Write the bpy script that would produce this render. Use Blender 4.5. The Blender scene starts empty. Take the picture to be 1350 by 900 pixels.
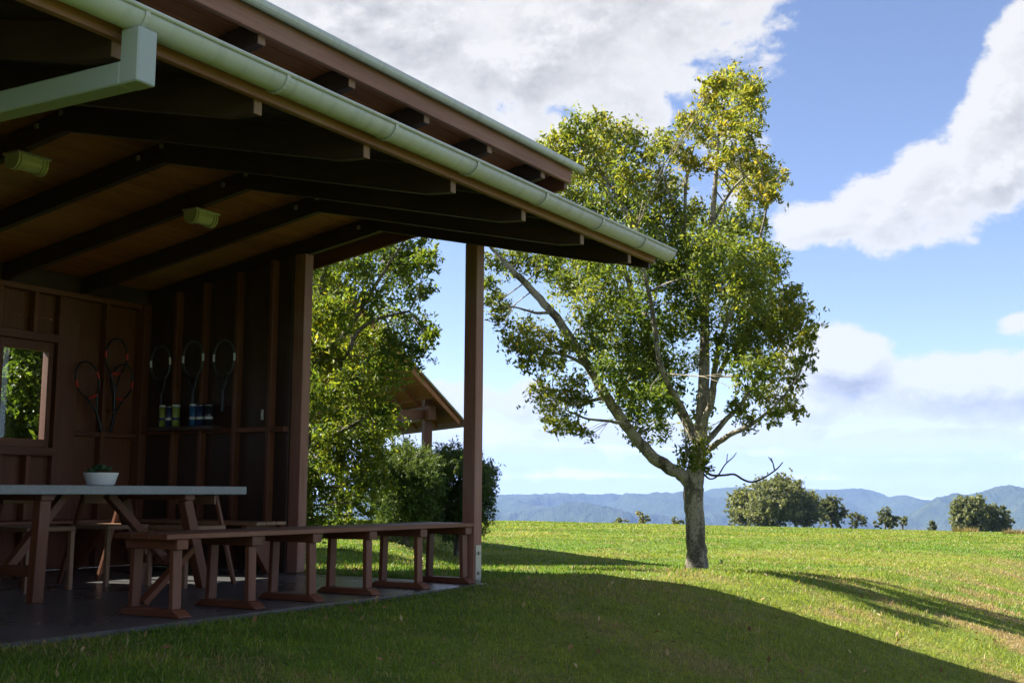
import bpy, bmesh, math, random
import numpy as np
from mathutils import Matrix, Vector
random.seed(7)
RNG = np.random.default_rng(11)
scn = bpy.context.scene
COL = scn.collection
rad = math.radians

# ------------------------------------------------------------------ camera
# World axes: x along the pavilion's eaves, y across it, z up; origin at the corner post's foot.
FPX = 1566.93                       # focal length in pixels of a 1350 px wide frame
PITCH, ROLL, HEAD = rad(7.1125), rad(.3889), rad(30.2647)
PX, PY, EYE = -.298, 9.8343, .75
SH, CH = math.sin(HEAD), math.cos(HEAD)

def view_to_world(X, Y, z=0.0):
    """X right of / Y ahead of the camera's standpoint, on the level -> world."""
    a, b = X - PX, Y - PY
    return np.array([a * SH + b * CH, -a * CH + b * SH, z])

def world_to_view(u, v):
    return PX + u * SH - v * CH, PY + u * CH + v * SH

_F = np.array([0, math.cos(PITCH), math.sin(PITCH)])
_U0 = np.array([0, -math.sin(PITCH), math.cos(PITCH)])
_R0 = np.array([1., 0, 0])
_R = _R0 * math.cos(ROLL) + _U0 * math.sin(ROLL)
_U = _U0 * math.cos(ROLL) - _R0 * math.sin(ROLL)

def rot_w(d):
    return np.array([d[0] * SH + d[1] * CH, -d[0] * CH + d[1] * SH, d[2]])

CAM = view_to_world(0, 0, EYE)

def px_ray(x, y):
    d = _F + _R * (x - 675) / FPX - _U * (y - 450) / FPX
    return d / d[1]                 # unit forward distance

def at(x, y, Y):
    """direction of photo pixel (x, y) at forward distance Y metres -> world point"""
    d = px_ray(x, y)
    return view_to_world(d[0] * Y, Y, EYE + d[2] * Y)

def on_plane(x, y, axis, val):
    d = rot_w(px_ray(x, y))
    return CAM + d * ((val - CAM[axis]) / d[axis])

cam_d = bpy.data.cameras.new('camera'); cam = bpy.data.objects.new('camera', cam_d); COL.objects.link(cam)
cam_d.sensor_width = 36; cam_d.lens = FPX / 1350 * 36; cam_d.clip_start = .1; cam_d.clip_end = 60000
r_, u_, f_ = rot_w(_R), rot_w(_U), rot_w(_F)
cam.matrix_world = Matrix(((r_[0], u_[0], -f_[0], CAM[0]), (r_[1], u_[1], -f_[1], CAM[1]), (r_[2], u_[2], -f_[2], CAM[2]), (0, 0, 0, 1)))
scn.camera = cam

# ------------------------------------------------------------------ sun, exposure
SUN_EL = rad(40); SUN_AZ = rad(15)          # shadows fall to the right and a little towards the camera
SDIR = rot_w((math.cos(SUN_AZ) * math.cos(SUN_EL), -math.sin(SUN_AZ) * math.cos(SUN_EL), -math.sin(SUN_EL)))
sun_d = bpy.data.lights.new('sun', 'SUN'); sun = bpy.data.objects.new('sun', sun_d); COL.objects.link(sun)
sun_d.energy = 5.0; sun_d.angle = rad(.53); sun_d.color = (1, .93, .80)
sun.rotation_euler = Vector(SDIR).to_track_quat('-Z', 'Y').to_euler()
sun.location = (-5, 15, 25)
scn.view_settings.view_transform = 'Standard'; scn.view_settings.look = 'None'
scn.view_settings.exposure = 2.1; scn.view_settings.gamma = 1; scn.view_settings.use_curve_mapping = False
cy = scn.cycles
cy.use_denoising = True; cy.max_bounces = 10; cy.diffuse_bounces = 4; cy.glossy_bounces = 3
cy.transmission_bounces = 5; cy.transparent_max_bounces = 12; cy.volume_bounces = 1; cy.sample_clamp_indirect = 6
cy.use_adaptive_sampling = True; cy.adaptive_threshold = .01; cy.caustics_reflective = False; cy.caustics_refractive = False

# ------------------------------------------------------------------ node helpers
class NT:
    def __init__(s, tree): s.t = tree; s.n = tree.nodes; s.l = tree.links
    def new(s, k, **kw):
        n = s.n.new(k)
        for a, b in kw.items(): setattr(n, a, b)
        return n
    def put(s, sock, v):
        if isinstance(v, bpy.types.NodeSocket): s.l.new(v, sock)
        elif v is not None: sock.default_value = v
    def math(s, op, a, b=None, c=None, clamp=False):
        n = s.new('ShaderNodeMath', operation=op, use_clamp=clamp)
        for i, v in enumerate((a, b, c)): s.put(n.inputs[i], v)
        return n.outputs[0]
    def vmath(s, op, a, b=None):
        n = s.new('ShaderNodeVectorMath', operation=op)
        for i, v in enumerate((a, b)): s.put(n.inputs[i], v)
        return n.outputs['Value'] if op in ('DOT_PRODUCT', 'LENGTH', 'DISTANCE') else n.outputs[0]
    def noise(s, vec, scale, detail=4, rough=.55, dist=0, dims='3D'):
        n = s.new('ShaderNodeTexNoise', noise_dimensions=dims); s.put(n.inputs['Vector'], vec)
        n.inputs['Scale'].default_value = scale; n.inputs['Detail'].default_value = detail
        n.inputs['Roughness'].default_value = rough; n.inputs['Distortion'].default_value = dist
        return n.outputs['Fac']
    def voronoi(s, vec, scale, feat='F1'):
        n = s.new('ShaderNodeTexVoronoi', feature=feat); s.put(n.inputs['Vector'], vec); n.inputs['Scale'].default_value = scale
        return n.outputs['Distance']
    def mapping(s, vec, scale=(1, 1, 1), loc=(0, 0, 0)):
        n = s.new('ShaderNodeMapping'); s.put(n.inputs['Vector'], vec)
        n.inputs['Scale'].default_value = scale; n.inputs['Location'].default_value = loc
        return n.outputs[0]
    def ramp(s, fac, stops, interp='LINEAR'):
        n = s.new('ShaderNodeValToRGB'); s.put(n.inputs['Fac'], fac); e = n.color_ramp.elements; n.color_ramp.interpolation = interp
        while len(e) < len(stops): e.new(.5)
        for el, (p, c) in zip(e, stops):
            el.position = p; el.color = tuple(c) + (1,) if len(c) == 3 else c
        return n.outputs['Color']
    def mix(s, fac, a, b, mode='MIX'):
        n = s.new('ShaderNodeMix', data_type='RGBA', blend_type=mode)
        s.put(n.inputs[0], fac); s.put(n.inputs[6], a if isinstance(a, bpy.types.NodeSocket) else tuple(a) + (1,))
        s.put(n.inputs[7], b if isinstance(b, bpy.types.NodeSocket) else tuple(b) + (1,))
        return n.outputs[2]
    def smooth(s, x, a, b):
        n = s.new('ShaderNodeMapRange', interpolation_type='SMOOTHSTEP'); s.put(n.inputs[0], x)
        n.inputs[1].default_value = a; n.inputs[2].default_value = b
        return n.outputs[0]
    def attr(s, name):
        return s.new('ShaderNodeAttribute', attribute_name=name).outputs['Fac']

MATS = {}
def material(name):
    m = bpy.data.materials.new(name); m.use_nodes = True; m.node_tree.nodes.clear(); MATS[name] = m
    t = NT(m.node_tree); out = t.new('ShaderNodeOutputMaterial')
    return m, t, out
def principled(t, out, color, rough=.6, bump=None, bump_s=.3, bump_d=.01, metallic=0, spec=None, coat=0):
    p = t.new('ShaderNodeBsdfPrincipled'); t.put(p.inputs['Base Color'], color if isinstance(color, bpy.types.NodeSocket) else tuple(color) + (1,))
    t.put(p.inputs['Roughness'], rough); p.inputs['Metallic'].default_value = metallic
    if spec is not None: p.inputs['Specular IOR Level'].default_value = spec
    if coat: p.inputs['Coat Weight'].default_value = coat
    if bump is not None:
        b = t.new('ShaderNodeBump'); t.put(b.inputs['Height'], bump); b.inputs['Strength'].default_value = bump_s; b.inputs['Distance'].default_value = bump_d
        t.l.new(b.outputs[0], p.inputs['Normal'])
    t.l.new(p.outputs[0], out.inputs['Surface'])
    return p

# ------------------------------------------------------------------ sky with cumulus
world = bpy.data.worlds.new('World'); scn.world = world; world.use_nodes = True
wt = NT(world.node_tree); wt.n.clear()
wo = wt.new('ShaderNodeOutputWorld'); bg = wt.new('ShaderNodeBackground'); wt.l.new(bg.outputs[0], wo.inputs[0])
sky = wt.new('ShaderNodeTexSky', sky_type='NISHITA', sun_disc=False)
sky.sun_elevation = SUN_EL; sky.sun_rotation = math.atan2(-SDIR[0], -SDIR[1]); sky.altitude = 300
sky.air_density = .7; sky.dust_density = .08; sky.ozone_density = 3.5
dirv = wt.new('ShaderNodeTexCoord').outputs['Generated']
fw = rot_w((0, 1, 0)); rw = rot_w((1, 0, 0))
az = wt.math('ARCTAN2', wt.vmath('DOT_PRODUCT', dirv, tuple(rw)), wt.vmath('DOT_PRODUCT', dirv, tuple(fw)))
sepz = wt.new('ShaderNodeSeparateXYZ'); wt.put(sepz.inputs[0], dirv)
el = wt.math('ARCSINE', sepz.outputs[2])
def px_azel(x, y):
    d = px_ray(x, y); return math.atan2(d[0], d[1]), math.atan2(d[2], math.hypot(d[0], d[1]))
CLOUDS = [  # px x, y, radius x, radius y, tilt in degrees, weight
    (430, 30, 330, 120, 0, 1.15), (700, 40, 260, 120, 0, 1.15), (900, 15, 115, 80, 0, .95), (640, 170, 190, 55, 0, .8), (820, 150, 70, 42, 0, .75),
    (1090, 292, 62, 34, 0, .95), (1160, 270, 75, 52, 0, 1.05), (1235, 245, 75, 62, 0, 1.05), (1295, 215, 62, 62, 0, 1.0), (1322, 140, 34, 60, 12, .8), (1345, 60, 30, 45, 0, .75), (1370, 190, 60, 60, 0, .9),
    (1120, 487, 75, 52, 0, 1.3), (1190, 505, 80, 40, 0, 1.25), (1275, 512, 90, 40, 0, 1.25), (1370, 515, 90, 42, 0, 1.2), (1070, 530, 90, 40, 0, .9),
    (600, 527, 75, 24, 0, .85), (695, 533, 38, 26, 0, .85), (655, 607, 95, 30, 0, .85), (1345, 430, 26, 12, 0, .6),
    (830, 572, 130, 16, 0, 1.0), (1010, 575, 120, 20, 0, 1.05), (1200, 585, 170, 20, 0, 1.05), (700, 605, 170, 18, 0, 1.0), (930, 612, 190, 16, 0, 1.0), (1260, 622, 210, 16, 0, 1.0), (760, 640, 320, 13, 0, 1.0), (1120, 642, 320, 12, 0, 1.0), (540, 585, 120, 20, 0, .9), (1010, 215, 60, 40, 20, .25)]
def cloud_field(az, el):
    """cumulus density over azimuth and elevation: cloud bodies broken up by billowing noise"""
    comb = wt.new('ShaderNodeCombineXYZ'); wt.put(comb.inputs[0], az); wt.put(comb.inputs[1], wt.math('MULTIPLY', el, 1.5))
    n1 = wt.noise(comb.outputs[0], 9.0, 10, .62, .25); n3 = wt.noise(comb.outputs[0], 34.0, 6, .62)
    dens = None
    for (x, y, rx, ry, tilt, w) in CLOUDS:
        a0, e0 = px_azel(x, y); ct, st = math.cos(rad(tilt)), math.sin(rad(tilt))
        da = wt.math('SUBTRACT', az, a0); de = wt.math('SUBTRACT', el, e0)
        qa = wt.math('ADD', wt.math('MULTIPLY', da, ct * FPX / rx), wt.math('MULTIPLY', de, -st * FPX / rx))
        qe = wt.math('ADD', wt.math('MULTIPLY', da, st * FPX / ry), wt.math('MULTIPLY', de, ct * FPX / ry))
        d2 = wt.math('ADD', wt.math('MULTIPLY', qa, qa), wt.math('MULTIPLY', qe, qe))
        k = wt.math('MULTIPLY', wt.math('SUBTRACT', 1.0, wt.math('MULTIPLY', d2, .62)), w)
        dens = k if dens is None else wt.math('SMOOTH_MAX', dens, k, .2)
    # the same kind of scattered cumulus over the rest of the dome
    gen = wt.math('SUBTRACT', wt.math('MULTIPLY', wt.noise(wt.vmath('MULTIPLY', dirv, (1, 1, 2.2)), 2.1, 6, .55), 5.0), 2.38)
    outside = wt.smooth(wt.math('ABSOLUTE', az), .47, .62)
    gen = wt.math('SUBTRACT', gen, wt.math('MULTIPLY', wt.math('SUBTRACT', 1.0, wt.math('MAXIMUM', outside, wt.smooth(el, .42, .55))), 3.0))
    dens = wt.math('MAXIMUM', wt.math('MAXIMUM', dens, -.5), gen)
    t_ = wt.math('ADD', dens, wt.math('MULTIPLY', wt.math('SUBTRACT', n1, .5), 3.3))
    return wt.math('ADD', t_, wt.math('MULTIPLY', wt.math('SUBTRACT', n3, .5), 1.1))
tot = cloud_field(az, el)
tot_up = cloud_field(wt.math('SUBTRACT', az, .008), wt.math('ADD', el, .016))      # a step towards the sun
alpha = wt.smooth(tot, .04, .52)
thick = wt.smooth(tot, .25, 1.3)
lit = wt.math('MULTIPLY_ADD', wt.math('SUBTRACT', tot, tot_up), 1.0, .62, clamp=True)
core = wt.math('MULTIPLY', thick, wt.math('SUBTRACT', 1.0, lit))
CK = 3.85
ccol = wt.mix(core, (CK * 1.0, CK * .99, CK * .97), (CK * .42, CK * .42, CK * .44))
ccol = wt.mix(wt.math('MULTIPLY', wt.smooth(el, .085, .0), .5), ccol, (CK * 1.02, CK * .93, CK * .88))
skyc = wt.mix(1.0, sky.outputs[0], (1.12, .93, .88), 'MULTIPLY')
wt.put(bg.inputs[0], wt.mix(alpha, skyc, ccol)); bg.inputs[1].default_value = .056

# ------------------------------------------------------------------ materials
def wood(name, axis, dark, light, rough=.55, weather=.15):
    m, t, out = material(name)
    oi = t.new('ShaderNodeObjectInfo'); tc = t.new('ShaderNodeTexCoord').outputs['Object']
    off = t.new('ShaderNodeCombineXYZ'); t.put(off.inputs[0], t.math('MULTIPLY', oi.outputs['Random'], 37.)); t.put(off.inputs[1], t.math('MULTIPLY', oi.outputs['Random'], 91.)); t.put(off.inputs[2], t.math('MULTIPLY', oi.outputs['Random'], 53.))
    v = t.vmath('ADD', tc, off.outputs[0])
    sc = [26, 26, 26]; sc['XYZ'.index(axis)] = 1.3
    g = t.noise(t.mapping(v, tuple(sc)), 1.0, 6, .6, .6)
    sc2 = [90, 90, 90]; sc2['XYZ'.index(axis)] = 3
    g2 = t.noise(t.mapping(v, tuple(sc2)), 1.0, 3, .6)
    big = t.noise(v, 1.7, 3, .5)
    f = t.math('MULTIPLY_ADD', g2, .35, t.math('MULTIPLY', g, .65))
    f = t.math('ADD', f, t.math('MULTIPLY', t.math('SUBTRACT', oi.outputs['Random'], .5), .22))
    f = t.math('ADD', f, t.math('MULTIPLY', t.math('SUBTRACT', big, .5), .35))
    c = t.ramp(f, [(.28, dark), (.52, [(a + b) / 2 for a, b in zip(dark, light)]), (.74, light)])
    c = t.mix(t.math('MULTIPLY', t.smooth(big, .5, .75), weather), c, (.24, .17, .13))
    principled(t, out, c, rough, g2, .25, .004)
    return m
WOODS = {}
for ax in 'XYZ':
    WOODS['red' + ax] = wood('red hardwood ' + ax, ax, (.080, .022, .008), (.175, .057, .024))
    WOODS['pink' + ax] = wood('weathered hardwood ' + ax, ax, (.18, .074, .050), (.33, .155, .110), .62, .35)
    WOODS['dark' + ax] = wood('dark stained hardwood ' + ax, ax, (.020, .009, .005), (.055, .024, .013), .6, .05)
    WOODS['lin' + ax] = wood('ceiling lining ' + ax, ax, (.19, .058, .018), (.36, .128, .042), .5, .05)
    WOODS['ply' + ax] = wood('wall cladding ' + ax, ax, (.080, .023, .007), (.17, .052, .017), .6, .1)
    WOODS['pale' + ax] = wood('pale hardwood ' + ax, ax, (.15, .075, .038), (.28, .155, .085), .5, .1)

def simple(name, col, rough=.5, metallic=0, var=.15, scale=8, bump=0):
    m, t, out = material(name); tc = t.new('ShaderNodeTexCoord').outputs['Object']
    n = t.noise(tc, scale, 5, .6)
    c = t.mix(t.math('MULTIPLY', n, var * 2), col, [x * .55 for x in col])
    principled(t, out, c, t.math('MULTIPLY_ADD', n, .2, rough - .1), n if bump else None, bump or .1, .003, metallic)
    return m
def m_gutter():
    m, t, out = material('gutter colour steel'); geo = t.new('ShaderNodeNewGeometry').outputs['Position']
    st = t.noise(t.mapping(geo, (14, 3, 1.2)), 1.0, 5, .65); sp_ = t.noise(geo, 45, 4, .7); bl = t.noise(geo, 1.6, 3, .5)
    f = t.math('ADD', t.math('MULTIPLY', t.smooth(st, .46, .75), .55), t.math('MULTIPLY', t.smooth(sp_, .58, .75), .35))
    c = t.mix(f, (.46, .48, .465), (.25, .255, .22)); c = t.mix(t.math('MULTIPLY', bl, .35), c, (.36, .39, .375))
    principled(t, out, c, t.math('MULTIPLY_ADD', st, .3, .25), bl, .05, .01); return m
M_GUT = m_gutter()
M_PIPE = simple('downpipe grey green', (.33, .37, .375), .42, 0, .10, 4)
M_ROOF = simple('roof steel', (.40, .45, .41), .45, 0, .15, 2)
M_GALV = simple('galvanised plate', (.46, .44, .38), .45, .6, .35, 30)
M_BOLT = simple('dull steel', (.32, .31, .29), .4, .8, .2, 60)
M_LAMP = simple('lamp body', (.44, .42, .36), .3, .0, .15, 20)
M_BLACK = simple('black plastic', (.012, .012, .013), .4, 0, .1, 30)
M_RED = simple('red lacquer', (.55, .030, .025), .35, 0, .1, 30)
M_WHITE = simple('white lacquer', (.75, .76, .76), .35, 0, .06, 30)
M_TEAL = simple('grey green lacquer', (.050, .060, .060), .35, 0, .06, 30)
M_STRING = simple('racket string', (.10, .09, .07), .5, 0, .05, 60)
M_POT = simple('white glazed pot', (.80, .80, .78), .4, 0, .12, 26)
M_SOIL = simple('potting soil', (.035, .022, .015), .9, 0, .3, 60)
M_SWITCH = simple('switch plate', (.62, .62, .60), .4, 0, .05, 20)
M_TIN = simple('tin rim', (.62, .62, .60), .3, .8, .1, 30)
M_CANS = [simple('can label yellow green', (.26, .31, .06), .35, 0, .2, 40), simple('can label navy', (.018, .035, .11), .35, 0, .2, 40),
          simple('can label blue', (.03, .11, .27), .35, 0, .2, 40), simple('can label black', (.02, .02, .025), .3, 0, .2, 40)]

def conc(name, base, rough, gloss_var):
    m, t, out = material(name); tc = t.new('ShaderNodeTexCoord').outputs['Object']
    a = t.noise(tc, 1.1, 6, .6); b = t.noise(tc, 38, 4, .6)
    f = t.math('MULTIPLY_ADD', b, .3, t.math('MULTIPLY', a, .7))
    c = t.ramp(f, [(.3, [x * .62 for x in base]), (.5, base), (.72, [min(1, x * 1.35) for x in base])])
    principled(t, out, c, t.math('MULTIPLY_ADD', a, gloss_var, rough), b, .12, .002)
    return m
M_SLAB = conc('polished concrete', (.085, .082, .085), .12, .35)
M_TABLE = conc('grey concrete tabletop', (.24, .255, .26), .5, .2)

def m_glass():
    m, t, out = material('window glass')
    a = t.new('ShaderNodeBsdfTransparent'); a.inputs[0].default_value = (.93, .95, .94, 1)
    g = t.new('ShaderNodeBsdfGlossy'); g.inputs['Roughness'].default_value = .02
    lw = t.new('ShaderNodeLayerWeight'); lw.inputs[0].default_value = .5; fr = t.new('ShaderNodeMath', operation='MULTIPLY_ADD'); t.put(fr.inputs[0], t.math('POWER', lw.outputs['Facing'], 5.)); fr.inputs[1].default_value = .8; fr.inputs[2].default_value = .04
    mx = t.new('ShaderNodeMixShader'); t.l.new(fr.outputs[0], mx.inputs[0]); t.l.new(a.outputs[0], mx.inputs[1]); t.l.new(g.outputs[0], mx.inputs[2])
    t.l.new(mx.outputs[0], out.inputs[0]); return m
M_GLASS = m_glass()

def leaf_mat(name, stops, trans=.60, rough=.45, tcol=(1.25, 1.2, .55)):
    m, t, out = material(name)
    c = t.ramp(t.attr('tint'), stops)
    p = t.new('ShaderNodeBsdfPrincipled'); t.put(p.inputs['Base Color'], c); p.inputs['Roughness'].default_value = rough; p.inputs['Specular IOR Level'].default_value = .30
    tr = t.new('ShaderNodeBsdfTranslucent'); t.put(tr.inputs[0], t.mix(1.0, c, tcol, 'MULTIPLY'))
    mx = t.new('ShaderNodeMixShader'); mx.inputs[0].default_value = trans
    t.l.new(p.outputs[0], mx.inputs[1]); t.l.new(tr.outputs[0], mx.inputs[2]); t.l.new(mx.outputs[0], out.inputs[0])
    return m
M_LEAF = leaf_mat('leaves of the lawn tree', [(0, (.036, .070, .012)), (.35, (.088, .138, .026)), (.62, (.165, .200, .036)), (.82, (.245, .250, .045)), (1, (.33, .27, .05))])
M_LEAF2 = leaf_mat('leaves of the shade tree', [(0, (.032, .062, .014)), (.5, (.080, .130, .020)), (.8, (.17, .205, .026)), (1, (.28, .25, .028))])
M_SHRUB = leaf_mat('shrub leaves', [(0, (.036, .066, .018)), (.6, (.082, .125, .032)), (1, (.16, .16, .05))], .45, .5)
M_FARLEAF = leaf_mat('far gum leaves', [(0, (.070, .088, .042)), (.6, (.17, .190, .088)), (1, (.33, .31, .15))], .45, .6)
M_TUSS = leaf_mat('dry tussock', [(0, (.10, .085, .030)), (1, (.30, .23, .085))], .3, .7)
M_SUCC = leaf_mat('succulent leaves', [(0, (.03, .07, .035)), (1, (.10, .17, .09))], .15, .4)
M_LITTER = leaf_mat('fallen leaves', [(0, (.10, .045, .018)), (.5, (.24, .13, .055)), (1, (.50, .40, .24))], .2, .7)

def bark(name, dark, mid, pale):
    m, t, out = material(name); tc = t.new('ShaderNodeTexCoord').outputs['Object']
    a = t.noise(t.mapping(tc, (1, 1, .45)), 6.5, 6, .68, .6); b = t.noise(tc, 42, 4, .65); v = t.voronoi(t.mapping(tc, (1, 1, .3)), 26)
    f = t.math('ADD', t.math('MULTIPLY', a, .62), t.math('MULTIPLY', b, .38))
    c = t.ramp(f, [(.38, dark), (.47, mid), (.56, pale)])
    c = t.mix(t.math('MULTIPLY', t.smooth(a, .55, .72), .35), c, (.10, .12, .045))
    principled(t, out, c, .85, t.math('ADD', v, b), .6, .012)
    return m
M_BARK = bark('mottled grey bark', (.040, .032, .021), (.105, .089, .060), (.29, .26, .20))
M_BARK2 = bark('dark bark', (.030, .022, .016), (.085, .065, .048), (.20, .165, .125))
M_DEAD = simple('dead twig', (.045, .032, .025), .8, 0, .2, 40)
M_POSTW = simple('old fence timber', (.40, .35, .27), .8, 0, .3, 12)

def grass_color(t):
    geo = t.new('ShaderNodeNewGeometry').outputs['Position']
    a = t.noise(geo, .55, 5, .6); b = t.noise(geo, 2.6, 4, .6); c = t.noise(geo, .10, 4, .55); d = t.noise(t.mapping(geo, (1, 1, 1), (13, 5, 0)), 1.1, 5, .62)
    green = t.ramp(b, [(.28, (.050, .115, .011)), (.50, (.095, .182, .016)), (.74, (.170, .240, .024))])
    green = t.mix(t.math('MULTIPLY', t.smooth(c, .42, .62), .6), green, (.215, .240, .036))
    dry = t.smooth(t.math('ADD', t.math('MULTIPLY', a, .55), t.math('MULTIPLY', d, .45)),   .475, .60)
    sx = t.new('ShaderNodeSeparateXYZ'); t.put(sx.inputs[0], geo)
    # the mown bank in front of the eaves is more worn than the lawn by the slab
    worn = t.math('MULTIPLY', t.smooth(sx.outputs[1], -.4, -3.0), t.smooth(sx.outputs[0], -3.5, 1.5))
    dry = t.math('MULTIPLY', dry, t.math('MULTIPLY_ADD', worn, .65, .30))
    return green, dry, b
def m_grass(blade):
    m, t, out = material('grass blades' if blade else 'lawn')
    green, dry, b = grass_color(t)
    if blade:
        tint = t.attr('tint')
        g2 = t.mix(1.0, green, t.ramp(tint, [(0, (.50, .58, .55)), (.5, (1.05, 1.03, 1)), (1, (2.0, 1.7, 1.45))]), 'MULTIPLY')
        isdry = t.math('LESS_THAN', t.attr('dryrand'), t.math('MULTIPLY_ADD', dry, 1.0, .06))
        c = t.mix(isdry, g2, t.ramp(tint, [(0, (.20, .14, .06)), (1, (.42, .33, .17))]))
        p = t.new('ShaderNodeBsdfPrincipled'); t.put(p.inputs['Base Color'], c); p.inputs['Roughness'].default_value = .5; p.inputs['Specular IOR Level'].default_value = .3
        tr = t.new('ShaderNodeBsdfTranslucent'); t.put(tr.inputs[0], t.mix(1.0, c, (1.3, 1.25, .7), 'MULTIPLY'))
        mx = t.new('ShaderNodeMixShader'); mx.inputs[0].default_value = .45
        t.l.new(p.outputs[0], mx.inputs[1]); t.l.new(tr.outputs[0], mx.inputs[2]); t.l.new(mx.outputs[0], out.inputs[0])
    else:
        geo = t.new('ShaderNodeNewGeometry').outputs['Position']
        fine = t.noise(geo, 32, 4, .7); mid = t.noise(geo, 7, 4, .65)
        c = t.mix(dry, green, (.27, .20, .085))
        c = t.mix(1.0, c, t.ramp(t.math('ADD', t.math('MULTIPLY', fine, .6), t.math('MULTIPLY', mid, .4)), [(.30, (.34, .38, .36)), (.5, (.80, .80, .80)), (.70, (1.4, 1.28, 1.1))]), 'MULTIPLY')
        # far below the field lies bushland
        sx = t.new('ShaderNodeSeparateXYZ'); t.put(sx.inputs[0], geo)
        c = t.mix(t.smooth(sx.outputs[2], -3.4, -6), c, (.030, .045, .018))
        principled(t, out, c, .9, t.math('ADD', fine, mid), .9, .05, spec=.15)
    return m
M_GRASS = m_grass(True); M_LAWN = m_grass(False)

def m_hill():
    m, t, out = material('forested hills'); geo = t.new('ShaderNodeNewGeometry').outputs['Position']
    a = t.noise(geo, .012, 6, .7); b = t.noise(geo, .0022, 4, .6)
    c = t.ramp(t.math('ADD', t.math('MULTIPLY', a, .6), t.math('MULTIPLY', b, .4)), [(.35, (.012, .022, .012)), (.55, (.028, .042, .020)), (.72, (.060, .068, .032))])
    principled(t, out, c, .95, a, 1.0, 40, spec=.1); return m
M_HILL = m_hill()

# ------------------------------------------------------------------ mesh helpers
def setp(o, label=None, cat=None, group=None, kind=None):
    for k, v in (('label', label), ('category', cat), ('group', group), ('kind', kind)):
        if v: o[k] = v
    return o
def link(name, me, mat=None, parent=None, loc=(0, 0, 0)):
    o = bpy.data.objects.new(name, me); COL.objects.link(o); o.location = loc
    if mat and me is not None and not me.materials: me.materials.append(mat)
    if parent: o.parent = parent; o.location = Vector(loc) - parent_loc(parent)
    return o
def parent_loc(p):
    L = Vector((0, 0, 0))
    while p: L = L + p.location; p = p.parent
    return L
def empty(name, loc, label, cat, group=None):
    o = bpy.data.objects.new(name, None); COL.objects.link(o); o.location = loc; o.empty_display_size = .1
    return setp(o, label, cat, group)
def bm_mesh(name, bm):
    me = bpy.data.meshes.new(name); bm.to_mesh(me); bm.free(); return me
_boxcache = {}
def box_mesh(name, sx, sy, sz, bev=.003, key=None):
    k = (round(sx, 4), round(sy, 4), round(sz, 4), bev, key)
    if k in _boxcache: return _boxcache[k]
    bm = bmesh.new(); bmesh.ops.create_cube(bm, size=1); bmesh.ops.scale(bm, vec=(sx, sy, sz), verts=bm.verts)
    if bev: bmesh.ops.bevel(bm, geom=list(bm.edges), offset=min(bev, min(sx, sy, sz) * .3), segments=1, affect='EDGES')
    me = bm_mesh(name, bm); _boxcache[k] = me; return me
def box(name, x0, x1, y0, y1, z0, z1, mat, parent=None, bev=.003):
    me = box_mesh(name, x1 - x0, y1 - y0, z1 - z0, bev, mat.name)
    return link(name, me, mat, parent, ((x0 + x1) / 2, (y0 + y1) / 2, (z0 + z1) / 2))
def prism(name, pts, x0, x1, mat, parent=None, axis='x', bev=.003):
    """polygon pts (y, z) extruded along x (or (x, z) along y)"""
    n = len(pts); cy_, cz_ = sum(p[0] for p in pts) / n, sum(p[1] for p in pts) / n; c = (x0 + x1) / 2; h = (x1 - x0) / 2
    bm = bmesh.new(); A = []; B = []
    for (a, b) in pts:
        if axis == 'x': A.append(bm.verts.new((-h, a - cy_, b - cz_))); B.append(bm.verts.new((h, a - cy_, b - cz_)))
        else: A.append(bm.verts.new((a - cy_, -h, b - cz_))); B.append(bm.verts.new((a - cy_, h, b - cz_)))
    bm.faces.new(A); bm.faces.new(B[::-1])
    for i in range(n): bm.faces.new((A[i], B[i], B[(i + 1) % n], A[(i + 1) % n]))
    bmesh.ops.recalc_face_normals(bm, faces=bm.faces)
    if bev: bmesh.ops.bevel(bm, geom=list(bm.edges), offset=bev, segments=1, affect='EDGES')
    me = bm_mesh(name, bm)
    return link(name, me, mat, parent, (c, cy_, cz_) if axis == 'x' else (cy_, c, cz_))
def beam_between(name, p, q, w, d, mat, parent=None, side=(0, 1, 0), bev=.003):
    """a bar from p to q, w wide along `side`, d deep"""
    p, q = Vector(p), Vector(q); L = (q - p).length; z = (q - p).normalized(); x = Vector(side); x = (x - z * x.dot(z)).normalized(); y = z.cross(x)
    me = box_mesh(name, w, d, L, bev, mat.name)
    o = bpy.data.objects.new(name, me); COL.objects.link(o)
    if not me.materials: me.materials.append(mat)
    R = Matrix((x, y, z)).transposed().to_4x4()
    o.matrix_basis = Matrix.Translation((p + q) / 2 - (parent_loc(parent) if parent else Vector())) @ R
    if parent: o.parent = parent
    return o
def np_mesh(name, V, faces, mat, parent=None, loc=(0, 0, 0), attrs=None, smooth=False):
    """faces: list of (n,k) int arrays"""
    V = np.asarray(V, float) - np.asarray(loc, float)
    me = bpy.data.meshes.new(name); me.vertices.add(len(V)); me.vertices.foreach_set('co', V.astype(np.float32).ravel())
    loops = np.concatenate([f.ravel() for f in faces]); tot = np.concatenate([np.full(len(f), f.shape[1]) for f in faces]); start = np.concatenate([[0], np.cumsum(tot)[:-1]])
    me.loops.add(len(loops)); me.loops.foreach_set('vertex_index', loops.astype(np.int32))
    me.polygons.add(len(tot)); me.polygons.foreach_set('loop_start', start.astype(np.int32)); me.polygons.foreach_set('loop_total', tot.astype(np.int32))
    if smooth: me.polygons.foreach_set('use_smooth', np.ones(len(tot), bool))
    for k, a in (attrs or {}).items():
        at_ = me.attributes.new(k, 'FLOAT', 'POINT'); at_.data.foreach_set('value', np.asarray(a, np.float32))
    me.update(calc_edges=True); me.validate()
    return link(name, me, mat, parent, loc)
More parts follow.
